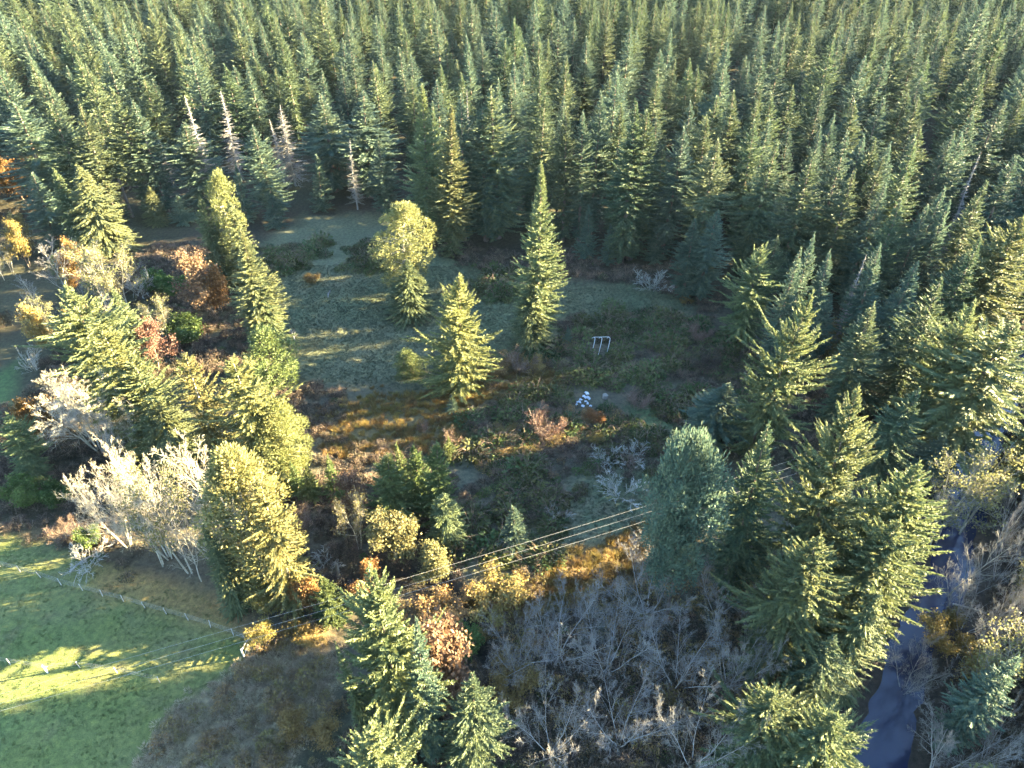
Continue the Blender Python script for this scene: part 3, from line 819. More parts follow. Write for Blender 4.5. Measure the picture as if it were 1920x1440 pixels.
# ------------------------------------------------------------------ trees one can tell apart: prototype, tip column, tip row, row of the foot (or height), crown width
TREES = [
 # the far left of the forest edge
 ('fir_e', 95, 192, 410, 78, 'broad fir with sunlit yellow top at the far left corner of the forest'),
 ('fir_b', 140, 200, 420, 60, 'sunlit fir close beside the broad yellow-topped one at the forest corner'),
 ('thin_fir', 176, 206, 408, 44, 'thin fir with a long bare trunk and a small sunlit top'),
 ('fir_b', 212, 168, 400, 62, 'tall fir with sunlit top right behind the thin bare-trunked fir'),
 ('fir_c', 247, 190, 400, 62, 'dark fir beside the long bare trunk in the left forest'),
 ('cedar', 142, 312, 470, 112, 'broad cone-shaped conifer with only its pointed top in sun'),
 ('cedar', 100, 318, 470, 66, 'narrow green cedar hugging the left side of the broad sun-topped cone'),
 ('fir_c', 48, 322, 470, 62, 'dark fir near the left edge behind the yellow-leaved tree'),
 ('fir_d', 20, 195, 400, 90, 'dark shaded fir filling the top left corner'),
 ('fir_d', 345, 232, 392, 72, 'grey-green fir below a bare silvery dead top'),
 ('snag_c', 345, 178, 392, 46, 'silvery dead treetop standing above the grey-green fir'),
 ('snag_c', 410, 172, 340, 48, 'thin leaning dead conifer with a long bare silver stem'),
 ('snag_b', 524, 194, 348, 74, 'broad silver-grey dead conifer with full drooping bare boughs'),
 ('snag_c', 508, 222, 345, 34, 'thin dead stem tight beside the broad silver dead conifer'),
 ('snag_c', 298, 262, 350, 26, 'small thin dead conifer in the dark left forest'),
 ('snag_c', 652, 262, 392, 32, 'slim pale dead conifer beside the reddish bare shrubs at the forest edge'),
 ('snag_c', 878, 166, 380, 22, 'thin dead stem behind the two tall dark firs of the back edge'),
 ('fir_d', 480, 234, 412, 58, 'narrow grey-green fir left of the broad silver dead conifer'),
 ('fir_c', 598, 176, 360, 92, 'wide bluish fir just right of the broad silver dead conifer'),
 ('fir_c', 672, 172, 370, 96, 'wide bluish fir behind the slim pale dead conifer'),
 ('young_blue_fir', 440, 312, 425, 36, 'small fir below the leaning dead conifer at the forest edge'),
 ('young_blue_fir', 505, 366, 436, 44, 'small dark fir at the edge of the brambles under the dead conifer'),
 ('young_blue_fir', 586, 292, 404, 44, 'dark small fir at the forest edge above the bramble bank'),
 ('fir_c', 708, 256, 408, 52, 'dark narrow fir right of the reddish bare shrub at the forest edge'),
 ('cedar', 273, 352, 420, 50, 'round dark young cedar at the forest foot left of the tall lit cedar'),
 ('young_blue_fir', 330, 368, 430, 50, 'dark round young conifer just left of the tall lit cedar'),
 ('broken_cedar', 400, 332, 540, 50, 'tall cedar whose rounded yellow top stands above two green shoulders'),
 ('cedar_b', 374, 368, 545, 46, 'green cedar forming the left shoulder of the tall rounded cedar'),
 ('cedar_b', 430, 380, 548, 52, 'green cedar forming the right shoulder of the tall rounded cedar'),
 ('tall_fir', 446, 432, 640, 74, 'pointed fir with sunlit upper half standing by the left rim of the meadow'),
 ('cedar', 475, 520, 645, 80, 'dark dense conifer at the foot of the pointed fir on the meadow rim'),
 # the middle of the back edge
 ('tall_fir', 782, 158, 455, 72, 'tall dark conifer with a sunlit tip left of the narrow golden fir'),
 ('tall_fir', 832, 196, 480, 66, 'narrow golden-lit fir at the back edge of the meadow'),
 ('fir_d', 858, 176, 450, 56, 'green fir peeping out behind the narrow golden fir'),
 ('fir_e', 930, 160, 445, 104, 'broad fir with sunlit crown top behind the meadow'),
 ('fir_d', 905, 200, 450, 62, 'shaded fir between the narrow golden fir and the broad sun-topped fir'),
 ('fir_a', 1014, 178, 440, 62, 'fir with sunlit right flank directly behind the tall lone fir'),
 ('fir_d', 1053, 182, 400, 34, 'small sunlit tip deep behind the tall lone fir'),
 ('fir_b', 1066, 209, 455, 52, 'fir with pale lit tip just right of the tall lone fir'),
 ('fir_d', 1101, 214, 455, 44, 'slim fir with a small tuft of sun on its tip'),
 ('fir_d', 1126, 178, 445, 44, 'slim fir lit in a narrow strip down its right side'),
 ('fir_b', 1168, 196, 440, 46, 'fir with yellow tip left of the twin-topped broad fir'),
 ('fir_a', 1197, 188, 490, 78, 'left half of the broad twin-topped fir at the back'),
 ('fir_b', 1213, 206, 485, 66, 'sunlit right half of the broad twin-topped fir at the back'),
 ('fir_d', 1276, 238, 480, 56, 'fir with lit right edge between the twin-topped and the pale golden fir'),
 ('young_blue_fir', 1106, 388, 494, 44, 'small bluish fir in front of the back forest'),
 ('young_blue_fir', 1146, 420, 502, 38, 'small dark fir right of the small bluish one at the forest foot'),
 ('young_blue_fir', 1236, 418, 500, 42, 'small bluish fir at the forest foot below the twin-topped fir'),
 ('fir_c', 1306, 408, 560, 52, 'bluish fir on the left of a shaded pair at the clearing corner'),
 ('fir_c', 1342, 393, 560, 66, 'bluish fir on the right of a shaded pair at the clearing corner'),
 # the right forest: crowded lit tips
 ('fir_d', 1296, 190, 26, 44, 'narrow fir with lit tip left of the long golden fir'),
 ('fir_b', 1338, 178, 28, 66, 'tall golden fir lit far down its front in the right forest'),
 ('fir_b', 1344, 262, 27, 74, 'pale golden fir standing in front of another tall golden fir'),
 ('fir_a', 1385, 172, 27, 60, 'golden-topped fir behind the pale golden pair of the right forest'),
 ('fir_e', 1420, 194, 27, 66, 'golden fir left of a taller sharp-tipped golden neighbour'),
 ('fir_b', 1456, 178, 28, 60, 'sharp-tipped golden fir with lit right flank'),
 ('fir_a', 1450, 268, 27, 82, 'big golden fir with a jagged lit right flank in the right forest'),
 ('fir_c', 1491, 234, 24, 50, 'dark bluish fir with faint lit edge between two golden firs'),
 ('fir_e', 1520, 294, 27, 90, 'big fir with a wide golden top and dark lower half'),
 ('fir_d', 1541, 240, 26, 34, 'very slim golden tip above the big wide golden-topped fir'),
 ('fir_d', 1560, 216, 25, 36, 'slim fir with thin lit edge beside a dark gap'),
 ('fir_b', 1556, 282, 25, 40, 'slim fir with lit flank right of the big wide golden-topped fir'),
 ('fir_b', 1612, 186, 27, 52, 'fir with lit right edge high in the right forest'),
 ('fir_d', 1622, 258, 26, 50, 'fir with pale lit crown in the middle of the right forest'),
 ('fir_e', 1605, 318, 26, 66, 'fir with yellow tip and wide dark skirts in the right forest'),
 ('fir_c', 1654, 184, 27, 66, 'bluish shaded fir high in the right forest'),
 ('fir_b', 1652, 264, 26, 48, 'fir with warm lit tip among bluish neighbours'),
 ('fir_d', 1670, 276, 26, 40, 'slim dark fir with feathered lit edge'),
 ('fir_c', 1660, 340, 25, 60, 'bluish fir with feathered boughs in front of the slim lit-edged firs'),
 ('fir_b', 1736, 238, 27, 60, 'fir with a bright slanting lit tip in the upper right forest'),
 ('fir_c', 1712, 252, 26, 52, 'bluish fir beside the bright slanting tip'),
 ('fir_c', 1776, 246, 27, 62, 'dark bluish fir right of the bright slanting tip'),
 ('fir_d', 1800, 250, 26, 48, 'bluish fir with faint lit edge in the upper right forest'),
 ('fir_d', 1828, 214, 27, 46, 'slim bluish fir near the hazy upper right corner'),
 ('fir_c', 1878, 190, 28, 76, 'tall hazy blue fir in the upper right corner'),
 ('fir_c', 1908, 296, 28, 80, 'large dark fir on the right edge above the sunlit riverside firs'),
 ('snag_c', 1846, 288, 26, 30, 'thin dead stem leaning among the upper right firs'),
 ('fir_a', 1856, 340, 27, 66, 'fir with broad sunlit tip near the right edge of the forest'),
 ('fir_d', 1766, 352, 26, 50, 'shaded fir left of the fir with broad sunlit tip'),
 ('fir_d', 1786, 374, 25, 38, 'slim fir with lit sliver below the shaded upper right firs'),
 ('fir_e', 1690, 376, 25, 62, 'fir with blunt bright yellow top low in the right forest'),
 ('fir_d', 1738, 390, 24, 46, 'dark fir right of the blunt bright yellow top'),
 ('old_fir', 1428, 452, 645, 80, 'large lit fir with two visible trunks at the right rim of the clearing'),
 ('fir_b', 1458, 446, 596, 48, 'slim lit tip leaning out behind the large fir of the clearing rim'),
 ('fir_c', 1502, 462, 24, 46, 'small bluish fir right of the large fir of the clearing rim'),
 ('fir_d', 1528, 436, 24, 34, 'very slim fir with lit tip right of the clearing rim'),
 ('fir_c', 1562, 466, 24, 56, 'bluish shaded fir in the dim hollow of the right forest'),
 ('snag_c', 1622, 474, 22, 36, 'reddish thin dead stem in the dim hollow of the right forest'),
 ('fir_c', 1664, 460, 24, 60, 'bluish fir right of the reddish dead stem'),
 ('fir_c', 1722, 488, 22, 66, 'dark bluish fir beyond the riverside row'),
 ('fir_a', 1832, 444, 25, 60, 'slanting lit fir at the head of the sunlit riverside row'),
 ('fir_e', 1800, 470, 20.5, 70, 'lit fir just left of the slanting one in the riverside row'),
 ('old_fir_b', 1905, 402, 26, 120, 'large bright golden fir cut by the right edge of the picture'),
 ('old_fir_b', 1872, 470, 20, 92, 'bright golden fir overlapping the large one on the right edge'),
 # right foreground
 ('old_fir', 1492, 538, 876, 108, 'tall fir with sunlit right half at the right rim of the brambles'),
 ('fir_c', 1355, 712, 842, 100, 'dark teal bushy fir at the foot of the tall sunlit fir'),
 ('olive_tree', 1570, 592, 710, 62, 'greyish thin-leaved tree in the shade behind the tall sunlit fir'),
 ('fir_b', 1640, 570, 22, 66, 'narrow leaning fir dark green among the shaded right hollow'),
 ('fir_c', 1556, 548, 16, 52, 'dark bluish fir beside the greyish thin-leaved tree'),
 ('fir_e', 1775, 525, 24, 84, 'tall shaded fir left of the bright riverside firs'),
 ('old_fir', 1836, 560, 24, 92, 'pale lit fir behind the widest riverside fir'),
 ('old_fir', 1888, 592, 850, 190, 'widest sunlit fir of the riverside, spreading over bare sunlit ground'),
 ('old_fir_b', 1648, 740, 1140, 120, 'large dark green fir with lit spiky tips at centre right'),
 ('fir_e', 1706, 735, 905, 76, 'pale sunlit fir pressed against the large dark spiky fir'),
 ('dome_fir', 1322, 846, 1150, 120, 'round-domed teal fir with sun along its crown by the power lines'),
 ('fir_e', 1456, 796, 1110, 88, 'teal fir with sunlit pointed tip right of the round-domed fir'),
 ('brown_shrub', 1386, 806, 880, 62, 'brown-leaved bush in the shade above the round-domed fir'),
 ('fir_c', 1770, 818, 905, 60, 'shaded green fir below the patch of bare sunlit ground'),
 ('old_fir_b', 1744, 872, 1150, 126, 'bright yellow-lit fir on the river bank beside the dark water'),
 ('old_fir_b', 1690, 962, 1210, 136, 'sunlit fir hanging over the bank just downstream of the brightest one'),
 ('old_fir_b', 1535, 1000, 1250, 136, 'golden-lit fir with layered boughs left of the river firs'),
 ('fir_e', 1570, 1190, 1330, 90, 'small lit fir in front of the layered golden-lit fir'),
 ('fir_e', 1416, 974, 1078, 78, 'shaded green fir below the round-domed fir'),
 ('cedar_b', 1640, 1110, 1290, 110, 'shaded dark fir low on the river bank beside the water'),
 ('fir_c', 1600, 905, 1080, 100, 'deep green shaded fir filling the gap below the large dark spiky fir'),
 # meadow
 ('tall_fir', 1012, 313, 650, 74, 'tall lone fir, narrow and golden, at the centre of the clearing'),
 ('cedar', 1000, 520, 655, 92, 'dark dense young cedar around the foot of the tall lone fir'),
 ('broken_cedar', 748, 384, 560, 88, 'bushy golden tree with broken rounded top in the meadow'),
 ('cedar', 762, 488, 590, 102, 'dark green cedar skirt under the bushy broken-topped tree'),
 ('lone_fir', 850, 514, 738, 104, 'bright irregular fir standing alone at the lower edge of the meadow'),
 ('round_young_fir', 765, 660, 722, 50, 'small round bright green fir left of the bright irregular fir'),
 ('young_blue_fir', 1066, 614, 654, 22, 'tiny bluish fir right of the tall lone fir'),
 ('young_blue_fir', 846, 740, 778, 26, 'tiny green fir in the path below the bright irregular fir'),
 ('round_young_fir', 490, 628, 750, 84, 'bright young fir at the lower left corner of the meadow'),
 ('young_blue_fir', 963, 946, 1040, 58, 'small dark pointed fir standing alone beside the power lines'),
 # left group
 ('old_fir_b', 128, 533, 762, 116, 'large sunlit fir with spiky boughs heading the left group'),
 ('mossy_fir', 196, 615, 830, 128, 'pale mossy fir with a bright visible trunk in the left group'),
 ('old_fir', 245, 668, 850, 96, 'ragged sunlit fir right of the pale mossy trunk'),
 ('yellow_tree', 66, 560, 700, 84, 'dark conifer-side tree flecked with yellow leaves at the left'),
 ('cedar', 205, 543, 690, 86, 'smooth cone-shaped cedar with bright yellow tip in the left group'),
 ('rust_tree', 258, 606, 700, 66, 'rust-brown leaved tree at the shaded side of the smooth cedar'),
 ('mossy_fir', 342, 670, 880, 96, 'ragged pale fir with visible white trunk, left of a twin'),
 ('mossy_fir_b', 434, 676, 900, 128, 'ragged pale fir with visible white trunk, right and larger of the twins'),
 ('cedar_b', 288, 745, 862, 92, 'green cedar in front of the left ragged pale fir'),
 ('puffy_fir', 500, 760, 905, 90, 'low mossy fir on the right skirt of the ragged pale twins'),
 ('puffy_fir', 432, 874, 1120, 140, 'big pale mossy conifer at the corner above the pasture fence'),
 ('mossy_fir', 485, 905, 1130, 110, 'yellow-lit conifer on the right flank of the big pale mossy one'),
 ('cedar', 385, 982, 1140, 66, 'dark shaded cedar against the left of the big pale mossy conifer'),
 ('old_fir', 2, 776, 890, 60, 'sunlit conifer on the very left edge beside the orange-leaved sapling'),
 ('cedar_b', 42, 842, 905, 46, 'green young cedar below the left-edge conifer'),
 # small firs below the meadow
 ('young_fir', 522, 850, 928, 46, 'small bright fir, first of the row right of the ragged pale twins'),
 ('young_fir', 546, 868, 938, 42, 'small bright fir, second of the row right of the ragged pale twins'),
 ('young_fir', 572, 872, 948, 48, 'small bright fir standing lowest in the row by the twins'),
 ('young_fir', 613, 858, 944, 44, 'small bright fir set apart at the right end of the row'),
 ('young_fir_b', 726, 856, 1005, 96, 'broad rounded yellow-green conifer left of the pointed young firs'),
 ('young_fir', 748, 836, 935, 46, 'pointed young fir, left of a close pair behind the rounded conifer'),
 ('young_fir_b', 774, 838, 965, 60, 'pointed young fir, right of a close pair behind the rounded conifer'),
 ('young_fir_b', 815, 832, 1000, 76, 'bright pointed fir at the right end of the group below the meadow'),
 ('cedar_b', 832, 925, 1020, 62, 'dark green cedar at the shaded foot of the bright pointed fir'),
 ('young_fir', 842, 818, 870, 34, 'small lit fir beside the fallen pale branches'),
 ('old_fir_b', 703, 1074, 1400, 122, 'large pale-lit fir in front of the power lines at the bottom'),
 ('fir_c', 772, 1165, 1430, 60, 'dark teal fir in the shade right of the large pale-lit fir'),
 ('round_young_fir', 736, 1222, 1400, 78, 'small pale-lit fir in front of the large pale-lit one'),
 ('young_fir_b', 604, 1082, 1180, 66, 'bright green fir beside the straw-coloured bare ground'),
 ('cedar', 645, 1190, 1420, 48, 'dark green conifer at the foot of the large pale-lit fir'),  # dark part of the large fir, set apart as its own conifer
]
SHRUBS = [
 ('mossy_alder', 415, 886, 1110, 96, 'pale mossy leafless tree tangled into the left of the big pale mossy conifer'),
 ('bare_alder', 462, 900, 1120, 80, 'whitish dead branches rising through the big pale mossy conifer'),
 ('bare_alder', 78, 428, 580, 96, 'grey bare tree with upright limbs at the left under the forest'),
 ('mossy_alder', 150, 446, 585, 86, 'hazy grey leafless alder right of the upright bare tree'),
 ('mossy_alder', 188, 452, 585, 80, 'hazy grey leafless alder nearest the dark cedar foot'),
 ('orange_tree', 106, 446, 560, 44, 'small orange-topped tree between the grey bare trees'),
 ('bare_alder', 40, 520, 600, 60, 'leaning bare grey tree below the hazy alders'),
 ('rust_tree', 366, 460, 592, 74, 'pinkish rust tree beside the tall rounded cedar'),
 ('orange_tree', 388, 494, 600, 48, 'bright orange sunlit tree at the foot of the tall rounded cedar'),
 ('yellow_tree', 4, 392, 520, 60, 'yellow-leaved tree on the left edge below the forest'),
 ('orange_tree', 12, 286, 400, 50, 'dull orange tree on the left edge inside the forest'),
 ('pink_shrub', 682, 300, 376, 34, 'reddish bare shrub at the forest edge beside the slim dead conifer'),
 ('pink_shrub', 622, 284, 366, 34, 'purplish bare shrub in front of the wide bluish fir'),
 ('white_shrub', 248, 504, 575, 56, 'pale bare shrub in the brown thicket right of the alders'),
 ('green_shrub', 290, 505, 560, 44, 'dark green bush in the brown thicket, left of a pair'),
 ('green_shrub', 322, 515, 566, 44, 'dark green bush in the brown thicket, right of a pair'),
 ('green_shrub', 342, 598, 660, 70, 'dark green bush in the hollow left of the pointed fir'),
 ('gold_shrub', 582, 512, 540, 26, 'tiny yellow bush alone in the upper meadow'),
 ('pink_shrub', 972, 660, 716, 54, 'sunlit pinkish bare shrub right of the bright irregular fir'),
 ('dry_shrub', 926, 678, 728, 56, 'golden brown bush left of the sunlit pinkish shrub'),
 ('dry_shrub', 1004, 668, 712, 34, 'golden green bush right of the sunlit pinkish shrub'),
 ('pink_shrub', 1018, 764, 840, 60, 'bright pink-tan bare shrub in the middle of the brambles'),
 ('gold_shrub', 978, 836, 868, 46, 'yellow-green bush below the bright pink-tan shrub'),
 ('dry_shrub', 932, 826, 866, 56, 'golden bush lowest in the sunlit bramble strip'),
 ('gold_shrub', 945, 798, 832, 44, 'yellow-green bush above the golden bramble strip'),
 ('dry_shrub', 1084, 774, 812, 56, 'golden yellow brush strip right of the bright pink-tan shrub'),
 ('orange_tree', 1120, 766, 800, 28, 'small orange bush at the right end of the golden brush strip'),
 ('pink_shrub', 1196, 734, 780, 44, 'dull reddish shrub in shade right of the white sheeting'),
 ('gold_shrub', 1118, 814, 838, 28, 'lone yellow-green broom bush in the shaded brambles'),
 ('pink_shrub', 845, 802, 848, 32, 'reddish bare shrub beside the small lit fir and path'),
 ('pink_shrub', 794, 786, 820, 20, 'tiny reddish shrub in the shade below the golden grass'),
 ('white_shrub', 1140, 844, 886, 48, 'grey bare shrub, left of a pale pair in the brambles'),
 ('white_shrub', 1190, 842, 884, 52, 'whitish bare shrub, right of a pale pair in the brambles'),
 ('white_shrub', 1166, 896, 956, 70, 'wide pale bare shrub above the power lines'),
 ('white_shrub', 1048, 954, 990, 42, 'small white twiggy shrub just above the power lines'),
 ('white_shrub', 1228, 504, 565, 54, 'bluish grey bare shrub at the back corner of the clearing'),
 ('gold_shrub', 1288, 552, 575, 24, 'small yellow bush at the back right corner of the clearing'),
 ('pink_shrub', 1312, 606, 650, 40, 'dull purplish shrub under the two-trunked fir'),
 ('brown_shrub', 1330, 660, 710, 50, 'brown leafy bush below the two-trunked fir'),
 ('rust_tree', 660, 876, 975, 62, 'rust-red twiggy tree left of the rounded conifer'),
 ('mossy_alder', 652, 925, 1030, 56, 'pale bare birch-like tree under the rust-red twiggy tree'),
 ('olive_tree', 733, 944, 1066, 80, 'pale yellow-leaved tree below the rounded conifer'),
 ('olive_tree', 795, 1006, 1098, 70, 'pale half-bare yellowish tree just above the power lines'),
 ('orange_tree', 674, 1062, 1140, 54, 'vivid orange tree right behind the large pale-lit fir'),
 ('orange_tree', 566, 1072, 1150, 58, 'orange yellow bush at the foot of the big pale mossy conifer'),
 ('rust_column', 812, 1140, 1330, 72, 'tall rust-brown leafy tree at the bottom edge'),
 ('yellow_tree', 485, 1124, 1205, 92, 'round sunlit bush of pink twigs and yellow leaves by the pasture corner'),
 ('gold_shrub', 552, 1170, 1212, 48, 'pale yellow bush on the straw ground'),
 ('dry_shrub', 578, 1180, 1222, 42, 'dark brown bush on the straw ground'),
 ('dry_shrub', 838, 1122, 1188, 92, 'golden bush mass right of the rust-brown tree'),
 ('yellow_tree', 884, 1166, 1215, 52, 'bright yellow bush beside the dark creek'),
 ('dry_shrub', 930, 1098, 1176, 108, 'large golden bush left of the fanned grey tree'),
 ('gold_shrub', 1000, 1124, 1160, 52, 'small golden bush behind the fanned grey tree'),
 ('green_shrub', 868, 1196, 1252, 66, 'dark green bush right of the rust-brown tree'),
 ('yellow_tree', 1130, 1068, 1125, 62, 'yellow-green bush among the golden tussocks'),
 ('grey_maple', 1055, 1104, 1260, 176, 'silver-grey bare tree with limbs fanned like a hand at the bottom'),
 ('grey_maple_b', 1158, 1120, 1275, 130, 'silver-grey bare tree right of the fanned one'),
 ('grey_maple', 1236, 1030, 1175, 160, 'wide grey bare tree beside the golden tussocks'),
 ('grey_maple_b', 1375, 1044, 1165, 112, 'grey bare tree with upright white limbs under the shaded fir'),
 ('grey_maple', 1300, 1160, 1310, 150, 'bare tree with thick pale forks near the bottom, left of the golden-lit fir'),
 ('grey_maple_b', 1420, 1150, 1310, 120, 'dim bare tree tucked against the golden-lit fir'),
 ('grey_maple_b', 970, 1150, 1270, 90, 'thin dark-stemmed bare tree left of the fanned one'),
 ('bare_maple', 105, 680, 862, 150, 'bright cream bare tree with brushy limbs in the left group'),
 ('bare_maple_b', 178, 710, 860, 112, 'cream bare tree between the brushy one and the pale mossy fir'),
 ('bare_alder', 172, 774, 890, 66, 'fine-twigged whitish tree below the cream bare trees'),
 ('orange_tree', 44, 742, 860, 48, 'orange-headed sapling left of the bright cream bare tree'),
 ('bare_maple_b', 140, 832, 1040, 150, 'white bare maple leaning left above the pasture'),
 ('bare_maple', 214, 830, 1060, 130, 'white bare maple in the middle of the pasture-edge clump'),
 ('bare_maple', 318, 826, 1085, 170, 'largest white bare maple, fanned wide above the pasture'),
 ('mossy_alder', 262, 870, 1075, 96, 'pale mossy alder with a bright trunk at the pasture edge'),
 ('bare_alder', 330, 985, 1100, 84, 'low whitish twiggy tree beside the dark shaded cedar'),
 ('mossy_alder', 225, 900, 1060, 80, 'yellowish mossy alder inside the white maple clump'),
 ('white_shrub', 148, 1030, 1088, 66, 'dead grey branches sprawling at the pasture edge'),
 ('green_shrub', 34, 900, 962, 60, 'dark green round bush above the pasture, left of a pair'),
 ('green_shrub', 84, 904, 960, 50, 'dark green round bush above the pasture, right of a pair'),
 ('green_shrub', 152, 985, 1035, 36, 'dark green bush under the leaning white maple'),
 ('pink_shrub', 105, 980, 1030, 50, 'pinkish bare shrub left under the leaning white maple'),
 ('white_shrub', 608, 1046, 1085, 50, 'grey bare shrub in the dark behind the orange bush'),
 ('pink_shrub', 560, 955, 1010, 46, 'rust and pink brush right of the big pale mossy conifer'),
 ('yellow_tree', 1830, 1190, 1290, 110, 'yellow-brown leafy tree on the far river bank'),
 ('yellow_tree', 1815, 1148, 1215, 70, 'dim yellowish bush above the yellow-brown river tree'),
 ('bare_alder', 1880, 960, 1120, 110, 'dim bare tree on the far river bank by the right edge'),
 ('grey_maple_b', 1890, 1060, 1200, 130, 'bare grey tree with pale twigs on the far bank'),
 ('mossy_alder', 1850, 850, 1010, 110, 'dusky leafless tree beside the widest riverside fir'),
 ('bare_alder', 1815, 905, 1040, 80, 'leafless tree leaning over the upstream bend of the river'),
 ('mossy_alder', 1900, 830, 990, 110, 'dusky leafless tree on the right edge above the river'),
 ('grey_maple_b', 1760, 1200, 1300, 90, 'dark bare tree reaching over the river near the bottom'),
 ('mossy_alder', 1920, 1180, 1330, 120, 'dim bare tree on the lower right edge'),
 ('fir_c', 1900, 1230, 1400, 80, 'dark conifer top in the lower right corner'),
]
def clear_of_water(x, y):
    return float(pdist(np.array([x]), np.array([y]), L_RIVER)[0])
for row in TREES + SHRUBS:
    T(*row)

# trees of the strips above and below the photograph's own frame
for row in [
 ('old_fir_b', 1480, 1310, 1440, 130, 'shaded fir at the very bottom under the golden-lit fir'),
 ('old_fir_b', 1570, 1340, 1480, 130, 'shaded fir at the very bottom beside the river'),
 ('grey_maple', 1180, 1290, 1420, 150, 'bare grey tree at the very bottom under the fanned one'),
 ('grey_maple_b', 1040, 1300, 1430, 130, 'bare grey tree at the very bottom, left of its neighbour'),
 ('grey_maple_b', 1340, 1320, 1460, 140, 'bare grey tree at the very bottom beside the shaded fir'),
 ('fir_e', 880, 1290, 1460, 100, 'fir at the very bottom below the dark green bush'),
 ('old_fir', 690, 1360, 1560, 130, 'lit fir cut by the bottom edge'),
 ('dry_shrub', 960, 1260, 1330, 90, 'golden bush near the bottom below the creek'),
 ('brown_shrub', 790, 1330, 1400, 90, 'brown bush near the bottom between two firs'),
 ('grey_maple', 1850, 1330, 1470, 160, 'bare dim tree at the very bottom on the far river bank'),
 ('yellow_tree', 560, 1340, 1420, 90, 'yellow bush on the straw ground near the bottom'),
]:
    T(*row)

# ------------------------------------------------------------------ forest filling in between, some firs added only for their shade
edge = [ground(*p) for p in [(-700, 470), (-300, 430), (0, 425), (180, 425), (260, 412), (330, 418), (440, 415), (560, 392), (700, 402), (770, 440), (860, 460), (1060, 470),
        (1250, 482), (1350, 530), (1480, 600), (1560, 650), (1660, 690), (1740, 640), (1840, 560), (1930, 540), (2300, 560)]]
P_FOREST = np.array(edge + [(190, 95), (460, 100), (460, 500), (-460, 500), (-460, 130)])
edge_r = [ground(*p) for p in [(1990, 700), (1985, 900), (1960, 1120), (1990, 1450)]]
P_EAST = np.array(edge_r + [(70, 10), (175, 10), (190, 95)])
# ground and crowns the sun reaches in the photograph: no filler stands in the way
LIT = [(1008, 640, 6), (850, 735, .5), (890, 735, .5), (810, 735, .5), (780, 745, 0), (700, 770, 0), (640, 800, 0), (965, 700, .5), (1018, 825, .5), (960, 870, .3), (930, 850, .3), (1090, 800, .3),
       (1000, 1090, .3), (1060, 1070, .3), (1120, 1050, .3), (1180, 1030, .3), (1240, 1000, .3), (930, 1150, .3), (850, 1165, .3), (880, 1200, .3), (300, 1235, 0), (400, 1240, 0), (200, 1255, 0), (450, 1210, 0), (30, 1140, 0),
       (150, 1110, 0), (250, 1095, 0), (340, 1090, 0), (560, 1210, 0), (520, 1235, 0), (600, 1240, 0), (605, 1190, 0), (705, 1200, 3), (660, 950, 2), (725, 960, 1), (815, 965, 2), (735, 1040, 1), (795, 1070, 1), (490, 735, 1), (440, 560, 6), (485, 1190, .5),
       (450, 1080, 3), (430, 1000, 4), (300, 1040, 3), (220, 1020, 3), (150, 1000, 4), (420, 850, 3), (340, 830, 4), (200, 780, 4), (130, 720, 4), (110, 800, 4), 
       (1490, 680, 9), (1430, 560, 11), (1720, 845, 0), (1745, 1000, 8), (1690, 1090, 6), (1535, 1140, 6), (1880, 720, 10), (1650, 790, 14), (1322, 880, 10), (1456, 830, 12), (1530, 1220, 3), (1680, 1160, 4)]
LITW = []
for px, py, z in LIT:
    # (px, py) is where the lit point is seen; z its height
    x, y = ground(px, py, z)
    LITW.append((x, y, z))
for p in PLACED:
    if any(k in p[5] for k in ('lit', 'golden', 'bright', 'yellow', 'sun')) and 'shade' not in p[5] and p[1] < 108:
        LITW.append((p[0], p[1], p[2] * .45))
sx, sy, tz = math.cos(SUN_AZ), math.sin(SUN_AZ), math.tan(SUN_EL)
def blocks(x, y, H, R, pts, pad=.8):
    out = []
    for i, (tx, ty, z) in enumerate(pts):
        al = (x - tx) * sx + (y - ty) * sy
        if al < R * .5:
            continue
        d = abs((x - tx) * sy - (y - ty) * sx)
        zr = z + al * tz
        if zr < H and d < R * (1 - zr / H) ** .8 + pad:
            out.append(i)
    return out

fr = np.random.default_rng(99)
pts = [(p[0], p[1], max(p[3], 1.8) + (2.2 if p[1] > 112 else 0)) for p in PLACED if p[4]]
cell = {}
def near_ok(x, y, dmin):
    cx, cy_ = int(x // 8), int(y // 8)
    for i in range(cx - 1, cx + 2):
        for j in range(cy_ - 1, cy_ + 2):
            for (px, py, pr) in cell.get((i, j), ()):
                if (px - x) ** 2 + (py - y) ** 2 < (dmin * .55 + pr * .8) ** 2:
                    return False
    return True
for p in pts:
    cell.setdefault((int(p[0] // 8), int(p[1] // 8)), []).append(p)
FILL = []
cand = np.stack([fr.uniform(-460, 460, 90000), fr.uniform(8, 490, 90000)], 1)
in_forest = sdist(cand[:, 0], cand[:, 1], P_FOREST) > 0
in_east = sdist(cand[:, 0], cand[:, 1], P_EAST) > 0
rd = pdist(cand[:, 0], cand[:, 1], L_RIVER)
vis_x = np.abs(cand[:, 0]) < (cand[:, 1] * .95 + 60)
